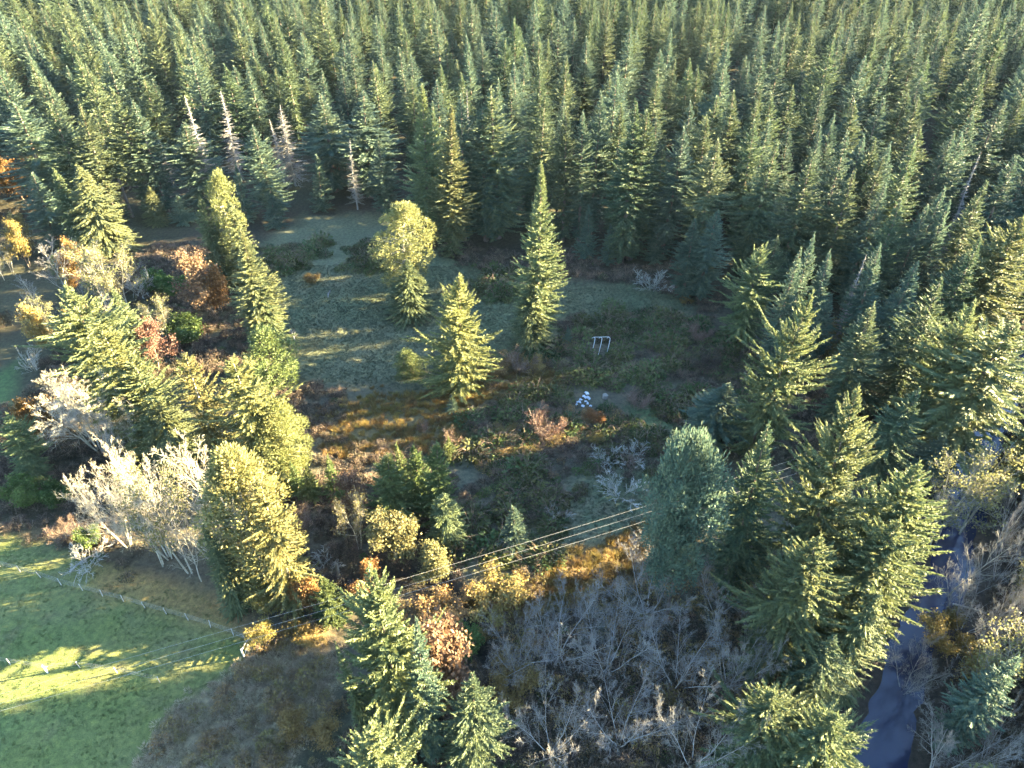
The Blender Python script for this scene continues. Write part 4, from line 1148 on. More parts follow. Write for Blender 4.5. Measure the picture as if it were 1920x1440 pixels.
for (x, y), f, e, d in zip(cand[(in_forest | in_east) & vis_x], in_forest[(in_forest | in_east) & vis_x], in_east[(in_forest | in_east) & vis_x], rd[(in_forest | in_east) & vis_x]):
    if d < 6.5 or len(FILL) > 5200:
        continue
    Hh = 25.5 + 5.0 * (vnoise(np.array([x / 22]), np.array([y / 22]), 5)[0] - .4) + fr.normal(0, 3.4)
    R = fr.uniform(3.0, 4.3)
    if not f:
        Hh *= .7
    if x > .76 * y + 26 and y > 100:
        Hh += 4  # unseen forest on the right made taller to raise its shade
    if not near_ok(x, y, R + (2.0 if x > .76 * y + 22 else 8.0)):  # unseen right side set denser to block more sun
        continue
    if not f:
        while Hh > 9 and blocks(x, y, Hh, R, LITW):
            Hh *= .88
    if blocks(x, y, Hh, R, LITW):
        continue
    q = project(x, y, Hh)
    if -20 < q[0] < 1940 and 150 < q[1] < 620 and fr.uniform() < .35:
        continue
    cell.setdefault((int(x // 8), int(y // 8)), []).append((x, y, R))
    FILL.append((x, y, Hh, R, q))
SHADE = [(px, py) for px in range(500, 760, 40) for py in (392, 408, 424)] + [(px, py) for px in range(520, 1000, 55) for py in range(440, 720, 40)] + [(px, py) for px in range(1060, 1330, 60) for py in range(540, 730, 45)] + \
        [(px, py) for px in range(20, 500, 60) for py in range(420, 640, 50)] + [(px, py) for px in range(1040, 1300, 60) for py in range(840, 960, 40)]
P_HOLLOW = gpoly([(1480, 600), (1530, 740), (1620, 790), (1720, 740), (1990, 700), (1990, 560), (1600, 540)])
def hidden_from_sun(x, y, z, trees):
    for (hx_, hy_, H_, R_) in trees:
        al = (hx_ - x) * sx + (hy_ - y) * sy
        if al > 3 and z + al * tz < H_ - 1.5 and abs((hx_ - x) * sy - (hy_ - y) * sx) < .7 * R_ * (1 - (z + al * tz) / H_) ** .6:
            return True
    return False
trees_now = [(p[0], p[1], p[2], p[3]) for p in PLACED if p[4] and p[2] > 8] + [(f[0], f[1], f[2], f[3]) for f in FILL if f[0] > -60 and f[1] < 200]
n_shade = 0
for px, py in SHADE:  # firs added toward the sun wherever this ground would lack shade
    x, y = ground(px, py)
    if hidden_from_sun(x, y, 0, trees_now):
        continue
    for attempt in range(120):
        al = fr.uniform(18, 105)
        off = fr.normal(0, .8)
        tx_, ty_ = x + sx * al - sy * off, y + sy * al + sx * off
        a1, a2 = np.array([tx_]), np.array([ty_])
        if not (sdist(a1, a2, P_FOREST)[0] > -1 or sdist(a1, a2, P_EAST)[0] > -1 or sdist(a1, a2, P_HOLLOW)[0] > 0) or pdist(a1, a2, L_RIVER)[0] < 5.5:
            continue
        H_ = al * tz + fr.uniform(3.5, 7)
        R_ = fr.uniform(3, 4)
        if H_ > 31 or not near_ok(tx_, ty_, 3.4) or blocks(tx_, ty_, H_, R_, LITW, .2):
            continue
        cell.setdefault((int(tx_ // 8), int(ty_ // 8)), []).append((tx_, ty_, R_ * .8))
        FILL.append((tx_, ty_, H_, R_, project(tx_, ty_, H_)))  # added shade caster, listed with the forest firs
        trees_now.append((tx_, ty_, H_, R_))
        n_shade += 1
        break
ORDN = ['nearest', 'second', 'third', 'fourth', 'fifth', 'sixth', 'seventh', 'eighth', 'ninth', 'tenth', 'eleventh', 'twelfth', 'thirteenth', 'fourteenth', 'fifteenth', 'sixteenth', 'seventeenth', 'eighteenth']
P_WOOD = gpoly([(1800, 780), (2000, 700), (2040, 900), (2030, 1560), (1790, 1560), (1800, 1330), (1820, 1220), (1850, 1100), (1860, 1000), (1800, 930)])
wood = []
wc = np.stack([fr.uniform(30, 110, 6000), fr.uniform(15, 110, 6000)], 1)
wc = wc[(sdist(wc[:, 0], wc[:, 1], P_WOOD) > 0) & (pdist(wc[:, 0], wc[:, 1], L_RIVER) > 3.0)]
for x, y in wc:
    if len(wood) < 60 and all((x - a) ** 2 + (y - b_) ** 2 > 14 for a, b_ in wood):
        wood.append((x, y))
WK = ['mossy_alder', 'bare_alder', 'grey_maple_b', 'bare_alder', 'brown_shrub', 'olive_tree', 'grey_maple_b', 'bare_alder', 'brown_shrub']
WL = {'mossy_alder': 'dusky leafless tree with a few olive leaves', 'bare_alder': 'slim dusky bare tree', 'grey_maple_b': 'spreading dusky bare tree', 'olive_tree': 'dim olive-leaved tree', 'brown_shrub': 'dark brown-leaved bush'}
wood_rows = {}
for i, (x, y) in enumerate(wood):
    k = WK[i % 9]
    Hh = fr.uniform(9, 13) if k != 'brown_shrub' else fr.uniform(4, 6)
    wood_rows.setdefault(k, []).append((float(pdist(np.array([x]), np.array([y]), L_RIVER)[0]), x, y, Hh))
for k, ws in wood_rows.items():
    for i, (d_, x, y, Hh) in enumerate(sorted(ws)):
        plant(k, x, y, Hh, Hh * fr.uniform(.26, .36), '%s %s, counted outward from the river' % (ORDN[min(i, 17)], WL[k]), NAMES_FULL.get(k) or NAMES[k.split('_')[0]], 'shrub' if k == 'brown_shrub' else 'tree', 'far bank wood', solid=False)
P_LTHICK = gpoly([(-160, 470), (60, 470), (250, 540), (330, 600), (320, 690), (120, 760), (50, 680), (-30, 690), (-160, 700)])
lc = np.stack([fr.uniform(-130, -30, 4000), fr.uniform(80, 135, 4000)], 1)
lc = lc[sdist(lc[:, 0], lc[:, 1], P_LTHICK) > 0]
lt = []
for x, y in lc:
    if len(lt) < 34 and all((x - a) ** 2 + (y - b_) ** 2 > 12 for a, b_ in lt) and all((x - p[0]) ** 2 + (y - p[1]) ** 2 > 6 for p in PLACED):
        lt.append((x, y))
LK = ['mossy_alder', 'brown_shrub', 'bare_alder', 'white_shrub', 'brown_shrub', 'cedar_b']
LL = {'mossy_alder': 'dusky leafless alder', 'brown_shrub': 'dark brown bush', 'bare_alder': 'dusky slim bare tree', 'white_shrub': 'grey bare shrub', 'cedar_b': 'small dark cedar'}
lr = {}
for i, (x, y) in enumerate(lt):
    lr.setdefault(LK[i % 6], []).append((x, y))
for k, ws in lr.items():
    for i, (x, y) in enumerate(sorted(ws, key=lambda w: -w[0])):
        Hh = fr.uniform(6, 10) if k in ('mossy_alder', 'bare_alder') else fr.uniform(3, 5)
        nm = NAMES_FULL.get(k) or NAMES[k.split('_')[0]]
        plant(k, x, y, Hh, Hh * (.32 if Hh > 5.5 else .5), '%s %s of the left thicket, counted away from the meadow' % (ORDN[min(i, 17)], LL[k]), nm, 'shrub' if nm.endswith('shrub') else 'tree', 'left thicket', solid=False)
KINDS = ['fir_a', 'fir_b', 'fir_c', 'fir_d', 'fir_e', 'fir_c']
def in_view(f):
    (u, v, dep) = f[4]
    return -30 < u < 1950 and -20 < v < 1460
n_hand = sum(1 for o in COL.objects if o.get('category') == 'tree' and ('fir' in o.name or 'cedar' in o.name))
view = sorted([f for f in FILL if in_view(f)], key=lambda f: f[4][2])
n_ind = max(60, 298 - n_hand)
solo, rest = view[:n_ind], view[n_ind:] + [f for f in FILL if not in_view(f)]
MARKS = [(95, 192, 'broad yellow-topped fir of the left corner'), (176, 206, 'thin fir with the long bare trunk'), (142, 312, 'broad sun-topped cone at the left'), (345, 178, 'silvery dead treetop'),
         (410, 172, 'thin leaning dead conifer'), (524, 194, 'broad silver dead conifer'), (652, 262, 'slim pale dead conifer'), (782, 158, 'tall dark conifer of the back edge'), (832, 196, 'narrow golden fir of the back edge'),
         (930, 160, 'broad fir with the sunlit crown top'), (1012, 313, 'tall lone fir'), (1066, 209, 'pale-tipped fir behind the lone fir'), (1205, 195, 'broad twin-topped fir'), (1344, 262, 'pale golden fir'), (1450, 268, 'big jagged golden fir'),
         (1520, 294, 'big wide golden-topped fir'), (1612, 186, 'lit-edged fir high in the right forest'), (1605, 318, 'yellow-tipped fir with wide skirts'), (1736, 238, 'bright slanting tip'), (1690, 376, 'blunt bright yellow top'),
         (1856, 340, 'broad sunlit tip near the right edge'), (1878, 190, 'tall hazy blue fir of the corner'), (1428, 452, 'two-trunked fir of the clearing rim'), (1640, 570, 'narrow leaning fir of the hollow'), (1832, 444, 'slanting fir heading the riverside row'), (1905, 402, 'large golden fir on the right edge')]
def relation(q):
    m = min(MARKS, key=lambda m: (m[0] - q[0]) ** 2 + (.7 * (m[1] - q[1])) ** 2)
    dx, dy = q[0] - m[0], q[1] - m[1]
    side = 'behind' if dy < -1.1 * abs(dx) else ('in front of' if dy > 1.1 * abs(dx) else ('left of' if dx < 0 else 'right of'))
    return m[2], side, math.hypot(dx, dy)
slots = {}
for f in solo:
    m, side, dd = relation(f[4])
    slots.setdefault((m, side), []).append((dd, f))
for (m, side), fs in slots.items():
    fs.sort(key=lambda t: t[0])
    for i, (dd, (x, y, Hh, R, q)) in enumerate(fs):
        kind = KINDS[fr.integers(0, 6)]
        lab = '%s %s forest fir %s the %s' % (ORDN[min(i, 17)], 'bluish' if kind in ('fir_c', 'fir_d') else 'green', side, m)
        plant(kind, x, y, Hh, R, lab, 'fir_tree', 'tree', 'firs of the dense back forest')

# ------------------------------------------------------------------ masses nobody could count: instanced on points
def combine(name, meshes):
    V, Q, MI, mats, o = [], [], [], [], 0
    for me in meshes:
        V.append(get_co(me))
        a = np.empty(len(me.loops), np.int32)
        me.loops.foreach_get('vertex_index', a)
        Q.append(a.reshape(-1, 4) + o)
        MI.append(np.full(len(me.polygons), len(mats)))
        mats.append(me.materials[0]); o += len(V[-1])
    return mesh_np(name, np.concatenate(V), np.concatenate(Q), mats=mats, mat_idx=np.concatenate(MI))

def scatter(name, protos, P, rot, scl, pick, label=None, cat=None):
    me = bpy.data.meshes.new(name)
    P = np.asarray(P, np.float32)
    me.vertices.add(len(P)); me.vertices.foreach_set('co', P.ravel())
    a = me.attributes.new('turn', 'FLOAT_VECTOR', 'POINT'); a.data.foreach_set('vector', np.asarray(rot, np.float32).ravel())
    a = me.attributes.new('size', 'FLOAT_VECTOR', 'POINT'); a.data.foreach_set('vector', np.asarray(scl, np.float32).ravel())
    a = me.attributes.new('pick', 'INT', 'POINT'); a.data.foreach_set('value', np.asarray(pick, np.int32))
    me.update()
    o = link(name, me)
    tag(o, label, cat, None, 'stuff')
    ng = bpy.data.node_groups.new(name + '_nodes', 'GeometryNodeTree')
    ng.interface.new_socket('Geometry', in_out='INPUT', socket_type='NodeSocketGeometry')
    ng.interface.new_socket('Geometry', in_out='OUTPUT', socket_type='NodeSocketGeometry')
    N, L = ng.nodes.new, ng.links.new
    gi, go = N('NodeGroupInput'), N('NodeGroupOutput')
    iop = N('GeometryNodeInstanceOnPoints')
    g2i = N('GeometryNodeGeometryToInstance')
    for m in reversed(protos):
        po = bpy.data.objects.new(m.name, m)
        oi = N('GeometryNodeObjectInfo')
        oi.inputs['Object'].default_value = po
        oi.inputs['As Instance'].default_value = False
        L(oi.outputs['Geometry'], g2i.inputs[0])
    def attr(nm, ty):
        n = N('GeometryNodeInputNamedAttribute'); n.data_type = ty; n.inputs[0].default_value = nm
        return n.outputs[0]
    e2r = N('FunctionNodeEulerToRotation')
    L(attr('turn', 'FLOAT_VECTOR'), e2r.inputs[0])
    L(gi.outputs[0], iop.inputs['Points']); L(g2i.outputs[0], iop.inputs['Instance'])
    iop.inputs['Pick Instance'].default_value = True
    L(attr('pick', 'INT'), iop.inputs['Instance Index'])
    L(e2r.outputs[0], iop.inputs['Rotation']); L(attr('size', 'FLOAT_VECTOR'), iop.inputs['Scale'])
    L(iop.outputs[0], go.inputs[0])
    mod = o.modifiers.new('scatter', 'NODES')
    mod.node_group = ng
    return o

rest_arr = np.array([(f[0], f[1], f[2], f[3]) for f in rest])
fk = ['fir_a', 'fir_b', 'fir_c', 'fir_d', 'fir_e']
fp = [combine('forest_' + k, [m for _, m in PROTO[k]['parts']]) for k in fk]
n = len(rest_arr)
pk = fr.integers(0, 5, n)
prR = np.array([PROTO[k]['R'] for k in fk])[pk]; prH = np.array([PROTO[k]['H'] for k in fk])[pk]
scatter('distant_forest', fp, np.c_[rest_arr[:, :2], height(rest_arr[:, 0], rest_arr[:, 1])], np.c_[np.zeros((n, 2)), fr.uniform(0, 6.28, n)],
        np.c_[rest_arr[:, 3] / prR, rest_arr[:, 3] / prR, rest_arr[:, 2] / prH], pk, 'dense conifer forest running on behind the nearer firs', 'forest')

def blades(seed, n, h, spread, w, lean, mat, name):
    r = np.random.default_rng(seed)
    a = r.uniform(0, 6.28, n)
    p = np.stack([np.cos(a) * r.uniform(0, spread, n) * .4, np.sin(a) * r.uniform(0, spread, n) * .4, np.full(n, -.03)], 1)
    a2 = a + r.normal(0, .6, n)
    k = r.uniform(.2, 1, n) * lean
    d = np.stack([np.cos(a2) * k, np.sin(a2) * k, np.ones(n)], 1)
    v = kites(p, d, h * r.uniform(.5, 1.15, n), np.full(n, w), r, 2.0)
    return mesh_np(name, v, np.arange(len(v)).reshape(-1, 4), mats=[M[mat]])

def mound(seed, n, R, H, leaf, mat, name, canes=10, bark='brownbark'):
    r = np.random.default_rng(seed)
    a, e = r.uniform(0, 6.28, n), np.arcsin(r.uniform(0, 1, n))
    rr = r.uniform(.35, 1.05, n) ** .5
    lob = .7 + .6 * vnoise(np.cos(a) * 1.5 + seed * 3, np.sin(a) * 1.5 + e, seed)
    p = np.stack([np.cos(a) * np.cos(e) * R * rr * lob, np.sin(a) * np.cos(e) * R * rr * lob, np.sin(e) * H * rr * lob], 1)
    d = np.stack([np.cos(a), np.sin(a), r.normal(0, .5, n)], 1) + r.normal(0, .6, (n, 3))
    L = leaf * r.uniform(.5, 1.4, n)
    v = kites(p, d, L, L * .65, r, .9)
    q = np.arange(len(v)).reshape(-1, 4)
    P0, P1, R0, R1 = [], [], [], []
    for i in range(canes):
        az, ln, hh = r.uniform(0, 6.28), R * r.uniform(.8, 1.5), H * r.uniform(.8, 1.4)
        prev = np.array((0, 0, 0.0))
        for k in range(1, 5):
            s = k / 4
            cur = np.array((math.cos(az) * ln * s, math.sin(az) * ln * s, hh * math.sin(PI * (s * .8))))
            P0.append(prev); P1.append(cur); R0.append(.02 * (1.2 - s)); R1.append(.02 * (1.0 - s) + .006)
            prev = cur
    tv, tq = tubes(P0, P1, R0, R1, 3)
    return mesh_np(name, np.concatenate([v, tv]), np.concatenate([q, tq + len(v)]), mats=[M[mat], M[bark]], mat_idx=np.r_[np.zeros(len(q)), np.ones(len(tq))])

def sow(n, box, keep):
    """random ground points in a box that pass keep(x, y) -> probability"""
    x, y = fr.uniform(box[0], box[1], n), fr.uniform(box[2], box[3], n)
    k = fr.uniform(0, 1, n) < keep(x, y)
    x, y = x[k], y[k]
    return x, y, height(x, y)

def lay_out(name, protos, n, box, keep, s0, s1, label, cat, hk=.25):
    x, y, z = sow(n, box, keep)
    k = len(x)
    s = fr.uniform(s0, s1, k) if s0 > 0 else .55 + 2.0 * fr.uniform(0, 1, k) ** 2.2
    scatter(name, protos, np.c_[x, y, z], np.c_[fr.normal(0, .08, (k, 2)), fr.uniform(0, 6.28, k)], np.c_[s, s, s * fr.uniform(1 - hk, 1 + hk, k)], fr.integers(0, len(protos), k), label, cat)
    return k

SPOTS = [ground(1097, 754), ground(1095, 770), ground(1124, 660), ground(1134, 746)]
away = lambda x, y: np.minimum.reduce([np.hypot(x - a, y - b_) for a, b_ in SPOTS]).__gt__(2.4) & (pdist(x, y, L_RIVER) > 5.0) & (pdist(x, y, L_CREEK) > 1.1)
def jit(x, y, a=4, s=71):
    return (fbm(x / 5, y / 5, s) - .5) * a
in_field = lambda x, y: np.maximum.reduce([soft(sdist(x, y, P_FIELD) + jit(x, y), 2), soft(sdist(x, y, P_GREENPATCH) + jit(x, y), 2), soft(sdist(x, y, P_GREENPATCH2), 2)])
in_past = lambda x, y: soft(sdist(x, y, P_PASTURE), .8)
in_gold = lambda x, y: soft(sdist(x, y, P_GOLD) + jit(x, y, 3), 1.5)
in_tus = lambda x, y: soft(sdist(x, y, P_TUSSOCK) + jit(x, y, 2), 1.2)
in_straw = lambda x, y: soft(sdist(x, y, P_STRAW) + jit(x, y, 2), 1.0)
P_BR = [gpoly(p) for p in ([(525, 412), (570, 402), (635, 410), (645, 440), (600, 462), (540, 455)], [(488, 470), (540, 458), (600, 470), (585, 505), (520, 520), (485, 505)],
        [(660, 462), (700, 446), (738, 470), (735, 500), (690, 512), (655, 500)], [(1060, 600), (1200, 585), (1330, 600), (1400, 680), (1380, 800), (1300, 830), (1180, 730), (1070, 720), (1000, 680)],
        [(880, 760), (1060, 740), (1260, 830), (1250, 880), (1130, 890), (1060, 960), (950, 1000), (900, 930), (880, 840)], [(885, 525), (960, 520), (965, 560), (920, 570)], [(880, 960), (1000, 980), (1040, 1060), (960, 1100), (840, 1080)])]
P_BN = [gpoly(p) for p in ([(800, 455), (900, 470), (1060, 480), (1250, 500), (1360, 550), (1330, 580), (1200, 535), (1040, 520), (860, 500)], [(525, 735), (600, 728), (650, 760), (640, 860), (560, 880), (530, 800)], [(180, 420), (420, 430), (480, 480), (520, 600), (520, 660), (440, 760), (330, 680), (300, 560), (200, 560)],
        [(480, 920), (640, 900), (700, 1000), (640, 1120), (540, 1130), (500, 1000)], [(620, 860), (740, 840), (870, 870), (860, 1080), (700, 1140), (640, 1000)], [(1380, 700), (1600, 720), (1680, 800), (1560, 900), (1420, 880)],
        [(1800, 780), (2000, 700), (2040, 900), (2030, 1560), (1790, 1560), (1800, 1330), (1820, 1220), (1850, 1100), (1860, 1000), (1800, 930)], [(860, 1180), (1000, 1170), (1400, 1140), (1480, 1250), (1450, 1500), (900, 1500)], [(-200, 480), (180, 420), (240, 560), (320, 700), (120, 800), (60, 720), (40, 660), (-40, 690), (-200, 720)], [(-100, 760), (120, 760), (220, 860), (280, 1060), (140, 1020), (-100, 960)], [(680, 1290), (1000, 1260), (1000, 1500), (600, 1500)])]
def in_any(x, y, ps, w=2.0):
    return np.maximum.reduce([soft(sdist(x, y, p) + jit(x, y, 4, 77), w) for p in ps])
gr = [blades(60 + i, 22, .32, .34, .035, .9, 'fieldgrass', 'field_grass_tuft') for i in range(3)]
lay_out('meadow_grass', gr, 150000, (-60, 45, 48, 130), lambda x, y: np.maximum(in_field(x, y), .35 * in_any(x, y, P_BR[3:5])) * away(x, y) * (.25 + .75 * fbm(x / 2.2, y / 2.2, 81)), .35, .95, 'short grey-green tufted grass over the shaded meadow', 'grass')
pg = [blades(70 + i, 16, .12, .25, .03, 1.2, 'young', 'pasture_tuft') for i in range(2)]
lay_out('pasture_grass', pg, 42000, (-75, -10, 22, 62), lambda x, y: in_past(x, y) * (fbm(x / 1.5, y / 1.5, 83) > .45) * .55, .5, 1.4, 'short mown grass blades of the bright pasture', 'grass')
gg = [blades(80 + i, 70, .85, .9, .05, .9, 'goldgrass', 'golden_tussock') for i in range(3)]
lay_out('golden_grass', gg, 26000, (-40, 40, 35, 100), lambda x, y: np.maximum(in_tus(x, y) * .85, in_gold(x, y) * .45) * away(x, y), .5, 1.15, 'golden brown tussock grass glowing in low sun', 'grass')
sg = [blades(90 + i, 40, .55, .8, .04, 1.3, 'strawgrass', 'straw_tuft') for i in range(2)]
lay_out('straw_grass', sg, 14000, (-45, -8, 20, 56), lambda x, y: in_straw(x, y) * (fbm(x / 2, y / 2, 85) > .36) * .95, .5, 1.25, 'dry straw-coloured grass beside the pasture corner', 'grass')

bm_ = [mound(101 + i, 300, 1.0, .75, .22, 'bramble', 'bramble_mound') for i in range(4)]
lay_out('bramble_thicket', bm_, 34000, (-60, 70, 40, 140), lambda x, y: np.maximum(in_any(x, y, P_BR) * .22 * (fbm(x / 4, y / 4, 191) > .44), .5 * in_any(x, y, P_BR[:3] + P_BR[5:6]) * .6) * away(x, y) * (1 - in_tus(x, y)), -.0, 1.0, 'low tangled dark green bramble thicket over the clearing', 'brambles')
bn_ = [mound(111 + i, 240, .95, .8, .18, 'brownbrush', 'brown_brush_mound', 16) for i in range(4)]
lay_out('brown_undergrowth', bn_, 40000, (-80, 70, 22, 140), lambda x, y: np.maximum(in_any(x, y, P_BN) * .36, in_any(x, y, P_BR[3:5]) * .22) * away(x, y) * (1 - in_past(x, y)) * (1 - in_straw(x, y)), .4, 1.2, 'brown leafless undergrowth of low twigs and dead leaves', 'undergrowth')
pt_ = [mound(121 + i, 120, .9, 1.1, .12, 'pinktwig', 'reddish_twig_mound', 26, 'brownbark') for i in range(2)]
lay_out('reddish_twigs', pt_, 16000, (-80, 70, 22, 140), lambda x, y: np.maximum(in_any(x, y, P_BN) * .05, in_any(x, y, P_BR[3:5]) * .06) * away(x, y) * (1 - in_past(x, y)), .4, 1.2, 'thin reddish bare twigs standing in the undergrowth', 'undergrowth')
gm_ = [mound(131 + i, 260, .9, .8, .2, 'greenleaf', 'green_brush_mound', 8) for i in range(2)]
lay_out('green_undergrowth', gm_, 14000, (-80, 70, 22, 140), lambda x, y: np.maximum(in_any(x, y, P_BR[3:5]) * .07, in_any(x, y, P_BN) * .03) * away(x, y) * (1 - in_past(x, y)), .4, 1.0, 'scattered low green ferns and seedlings in the undergrowth', 'undergrowth')

P_GBR = [gpoly(p) for p in ([(860, 1120), (1000, 1080), (1140, 1090), (1300, 1060), (1420, 1100), (1440, 1280), (1300, 1420), (980, 1440), (880, 1240)], [(760, 1120), (860, 1110), (900, 1200), (820, 1260), (740, 1230)],
        [(880, 810), (1000, 800), (1130, 760), (1150, 800), (1010, 880), (900, 890)], [(880, 680), (1010, 640), (1040, 710), (920, 740)], [(490, 1210), (560, 1170), (640, 1220), (600, 1450), (300, 1450), (420, 1290)])]
gb_ = [mound(141 + i, 220, .9, .95, .17, 'goldgrass', 'golden_brush_mound', 16) for i in range(3)]
lay_out('golden_undergrowth', gb_, 16000, (-50, 40, 22, 100), lambda x, y: in_any(x, y, P_GBR) * .22 * away(x, y), .4, 1.3, 'golden brown low brush between the shrubs and bare trees', 'undergrowth')

# ------------------------------------------------------------------ fence, gate, wires and small things
def bar(a, b, r, sides=8, r1=None):
    return tubes([a], [b], [r], [r if r1 is None else r1], sides)

def capped(a, b, r, sides=8, r1=None):
    v, q = bar(a, b, r, sides, r1)
    d = unit(np.asarray(b, float) - np.asarray(a, float))
    top = v[sides:2 * sides]
    c = np.asarray(b, float) + d * r * .25
    v = np.concatenate([v, c[None]])
    t = [(sides + k, sides + (k + 1) % sides, 2 * sides) for k in range(sides)]
    return v, q, t

def post_mesh(name, h, r, mat):
    v, q, t = capped((0, 0, -.4), (0, 0, h), r, 8, r * .9)
    return mesh_np(name, v, q, t, mats=[mat])

def box_mesh(name, sx_, sy_, sz_, mat, bev=.01):
    import bmesh
    b = bmesh.new()
    bmesh.ops.create_cube(b, size=1)
    for v in b.verts:
        v.co = (v.co.x * sx_, v.co.y * sy_, v.co.z * sz_)
    bmesh.ops.bevel(b, geom=list(b.edges), offset=bev, segments=1, affect='EDGES')
    me = bpy.data.meshes.new(name)
    b.to_mesh(me); b.free()
    me.materials.append(mat)
    return me

def empty(name, loc, label, cat, group=None, rz=0):
    o = bpy.data.objects.new(name, None)
    o.empty_display_size = .3
    COL.objects.link(o)
    o.location, o.rotation_euler = loc, (0, 0, rz)
    return tag(o, label, cat, group)

def wire_fence(name, pix, label, hpost=1.25, strands=(.35, .62, .9, 1.15)):
    base = [np.array((*ground(*p), 0.0)) for p in pix]
    for b in base:
        b[2] = hz(b[0], b[1])
    o0 = base[0]
    root = empty(name, tuple(o0), label, 'fence')
    pm = post_mesh('fence_post', hpost, .045, M['post'])
    for b in base:
        p = link('post', pm, root)
        p.location = tuple(b - o0)
        p.rotation_euler = (random.gauss(0, .05), random.gauss(0, .05), random.uniform(0, 6))
    for s in strands:
        P0, P1 = [], []
        for a, b in zip(base[:-1], base[1:]):
            for k in range(3):
                f0, f1 = k / 3, (k + 1) / 3
                sag = lambda f: -.05 * 4 * f * (1 - f)
                P0.append(a * (1 - f0) + b * f0 - o0 + np.array((0, .08, s + sag(f0)))); P1.append(a * (1 - f1) + b * f1 - o0 + np.array((0, .08, s + sag(f1))))
        v, q = tubes(P0, P1, [.006] * len(P0), [.006] * len(P0), 4)
        link('wire', mesh_np('fence_wire', v, q, mats=[M['fencewire']]), root)
    return root
wire_fence('wire_fence', [(-120, 1033), (-80, 1042), (-40, 1051), (0, 1062), (38, 1072), (77, 1083), (115, 1097), (155, 1107), (193, 1118), (232, 1128), (272, 1140), (312, 1151), (353, 1163), (395, 1176), (438, 1191), (462, 1203)],
           'wire fence on thin weathered posts running down across the pasture')
wire_fence('wire_fence', [(-90, 1230), (-40, 1237), (20, 1246), (88, 1257), (150, 1252), (220, 1262), (300, 1280)], 'lower wire fence with a white corner post at the pasture bottom', 1.15, (.4, .75, 1.05))
wx, wy = ground(90, 1262)
r_ = empty('marker_post', (wx, wy, hz(wx, wy)), 'short white post with a crossbar on the lower fence', 'post')
link('post', post_mesh('white_post', 1.3, .07, M['white']), r_)
cb = link('crossbar', box_mesh('white_crossbar', .55, .07, .09, M['white']), r_); cb.location = (.1, 0, 1.2)

# plank gate and brace at the pasture corner
g0, g1 = np.array(ground(480, 1204)), np.array(ground(466, 1229))
gl = float(np.hypot(*(g1 - g0)))
ga = math.atan2(g1[1] - g0[1], g1[0] - g0[0])
gate = empty('field_gate', (g0[0], g0[1], hz(*g0)), 'weathered pale plank gate at the pasture corner', 'gate', rz=ga)
pl = box_mesh('gate_plank', gl, .035, .13, M['plank'])
for k in range(6):
    o = link('plank', pl, gate); o.location = (gl / 2, .0, .22 + k * .19); o.rotation_euler = (-.38 + random.gauss(0, .01), 0, random.gauss(0, .008))
for xx in (.12, gl - .12, gl / 2):
    o = link('batten', box_mesh('gate_batten', .09, .03, 1.15, M['plank']), gate); o.location = (xx, .05, .68); o.rotation_euler = (-.38, 0, 0)
brace = empty('corner_brace', (g0[0] - .35, g0[1] + .1, hz(*g0)), 'wooden corner brace of posts and a top rail beside the gate', 'fence', rz=ga)
for xx in (0, gl + .3):
    o = link('post', post_mesh('brace_post', 1.55, .10, M['post']), brace); o.location = (xx, 0, 0)
v, q = bar((0, 0, 1.35), (gl + .3, 0, 1.35), .07); link('rail', mesh_np('brace_rail', v, q, mats=[M['post']]), brace)
v, q = bar((0, .06, 1.3), (gl + .3, .06, .25), .05); link('diagonal', mesh_np('brace_diagonal', v, q, mats=[M['post']]), brace)

# pale broken stump near the creek
sx0, sy0 = ground(634, 1078)
st = empty('broken_stump', (sx0, sy0, hz(sx0, sy0)), 'pale broken stump standing in the dark above the power lines', 'stump')
v, q, t = capped((0, 0, -.3), (.12, .05, 2.2), .26, 9, .17)
v[9:18, 2] += np.random.default_rng(3).uniform(-.35, .25, 9)
link('trunk', mesh_np('stump_trunk', v, q, t, mats=[M['palebark']]), st)
v, q = tubes([(.05, .02, 1.3), (.4, .1, 1.6)], [(.4, .1, 1.6), (.6, .3, 1.55)], [.07, .05], [.05, .02], 6)
link('branch', mesh_np('stump_branch', v, q, mats=[M['palebark']]), st)
sx0, sy0 = ground(1134, 746)
st = empty('cut_stump', (sx0, sy0, hz(sx0, sy0)), 'low brown cut stump right of the white plastic sheeting', 'stump')
v, q, t = capped((0, 0, -.3), (.05, 0, .6), .5, 11, .42)
v[:, 0] *= 1 + .15 * np.sin(np.arange(len(v)) * 2.1)
link('trunk', mesh_np('cut_stump_trunk', v, q, t, mats=[M['plank']]), st)

# power lines
wz = 9.0
for (pa, pb_), lab in ((((-160, 1346), (1600, 826)), 'uppermost of the three power lines crossing the clearing'), (((-160, 1364), (1600, 838)), 'middle one of the three power lines crossing the clearing'), (((-160, 1378), (1600, 853)), 'lowest of the three power lines crossing the clearing')):
    A, B = np.array((*ground(*pa, wz), wz)), np.array((*ground(*pb_, wz), wz))
    n = 40
    s = np.linspace(0, 1, n)[:, None]
    P = A + (B - A) * s
    P[:, 2] -= (4 * s * (1 - s))[:, 0] * .9
    v, q = path_tube(P - P[0], np.full(n, .006), 6)
    o = link('power_line', mesh_np('power_line', v, q, mats=[M['wire']], smooth=True))
    o.location = P[0]
    tag(o, lab, 'power line', 'power lines over the clearing')
#ENDS = [(np.mean([ground(380, y, wz) for y in (1187, 1204, 1217)], 0), 'pole at the near end of the power lines'), (np.mean([ground(1600, y, wz) for y in (826, 838, 853)], 0), 'pole at the far end of the power lines')]

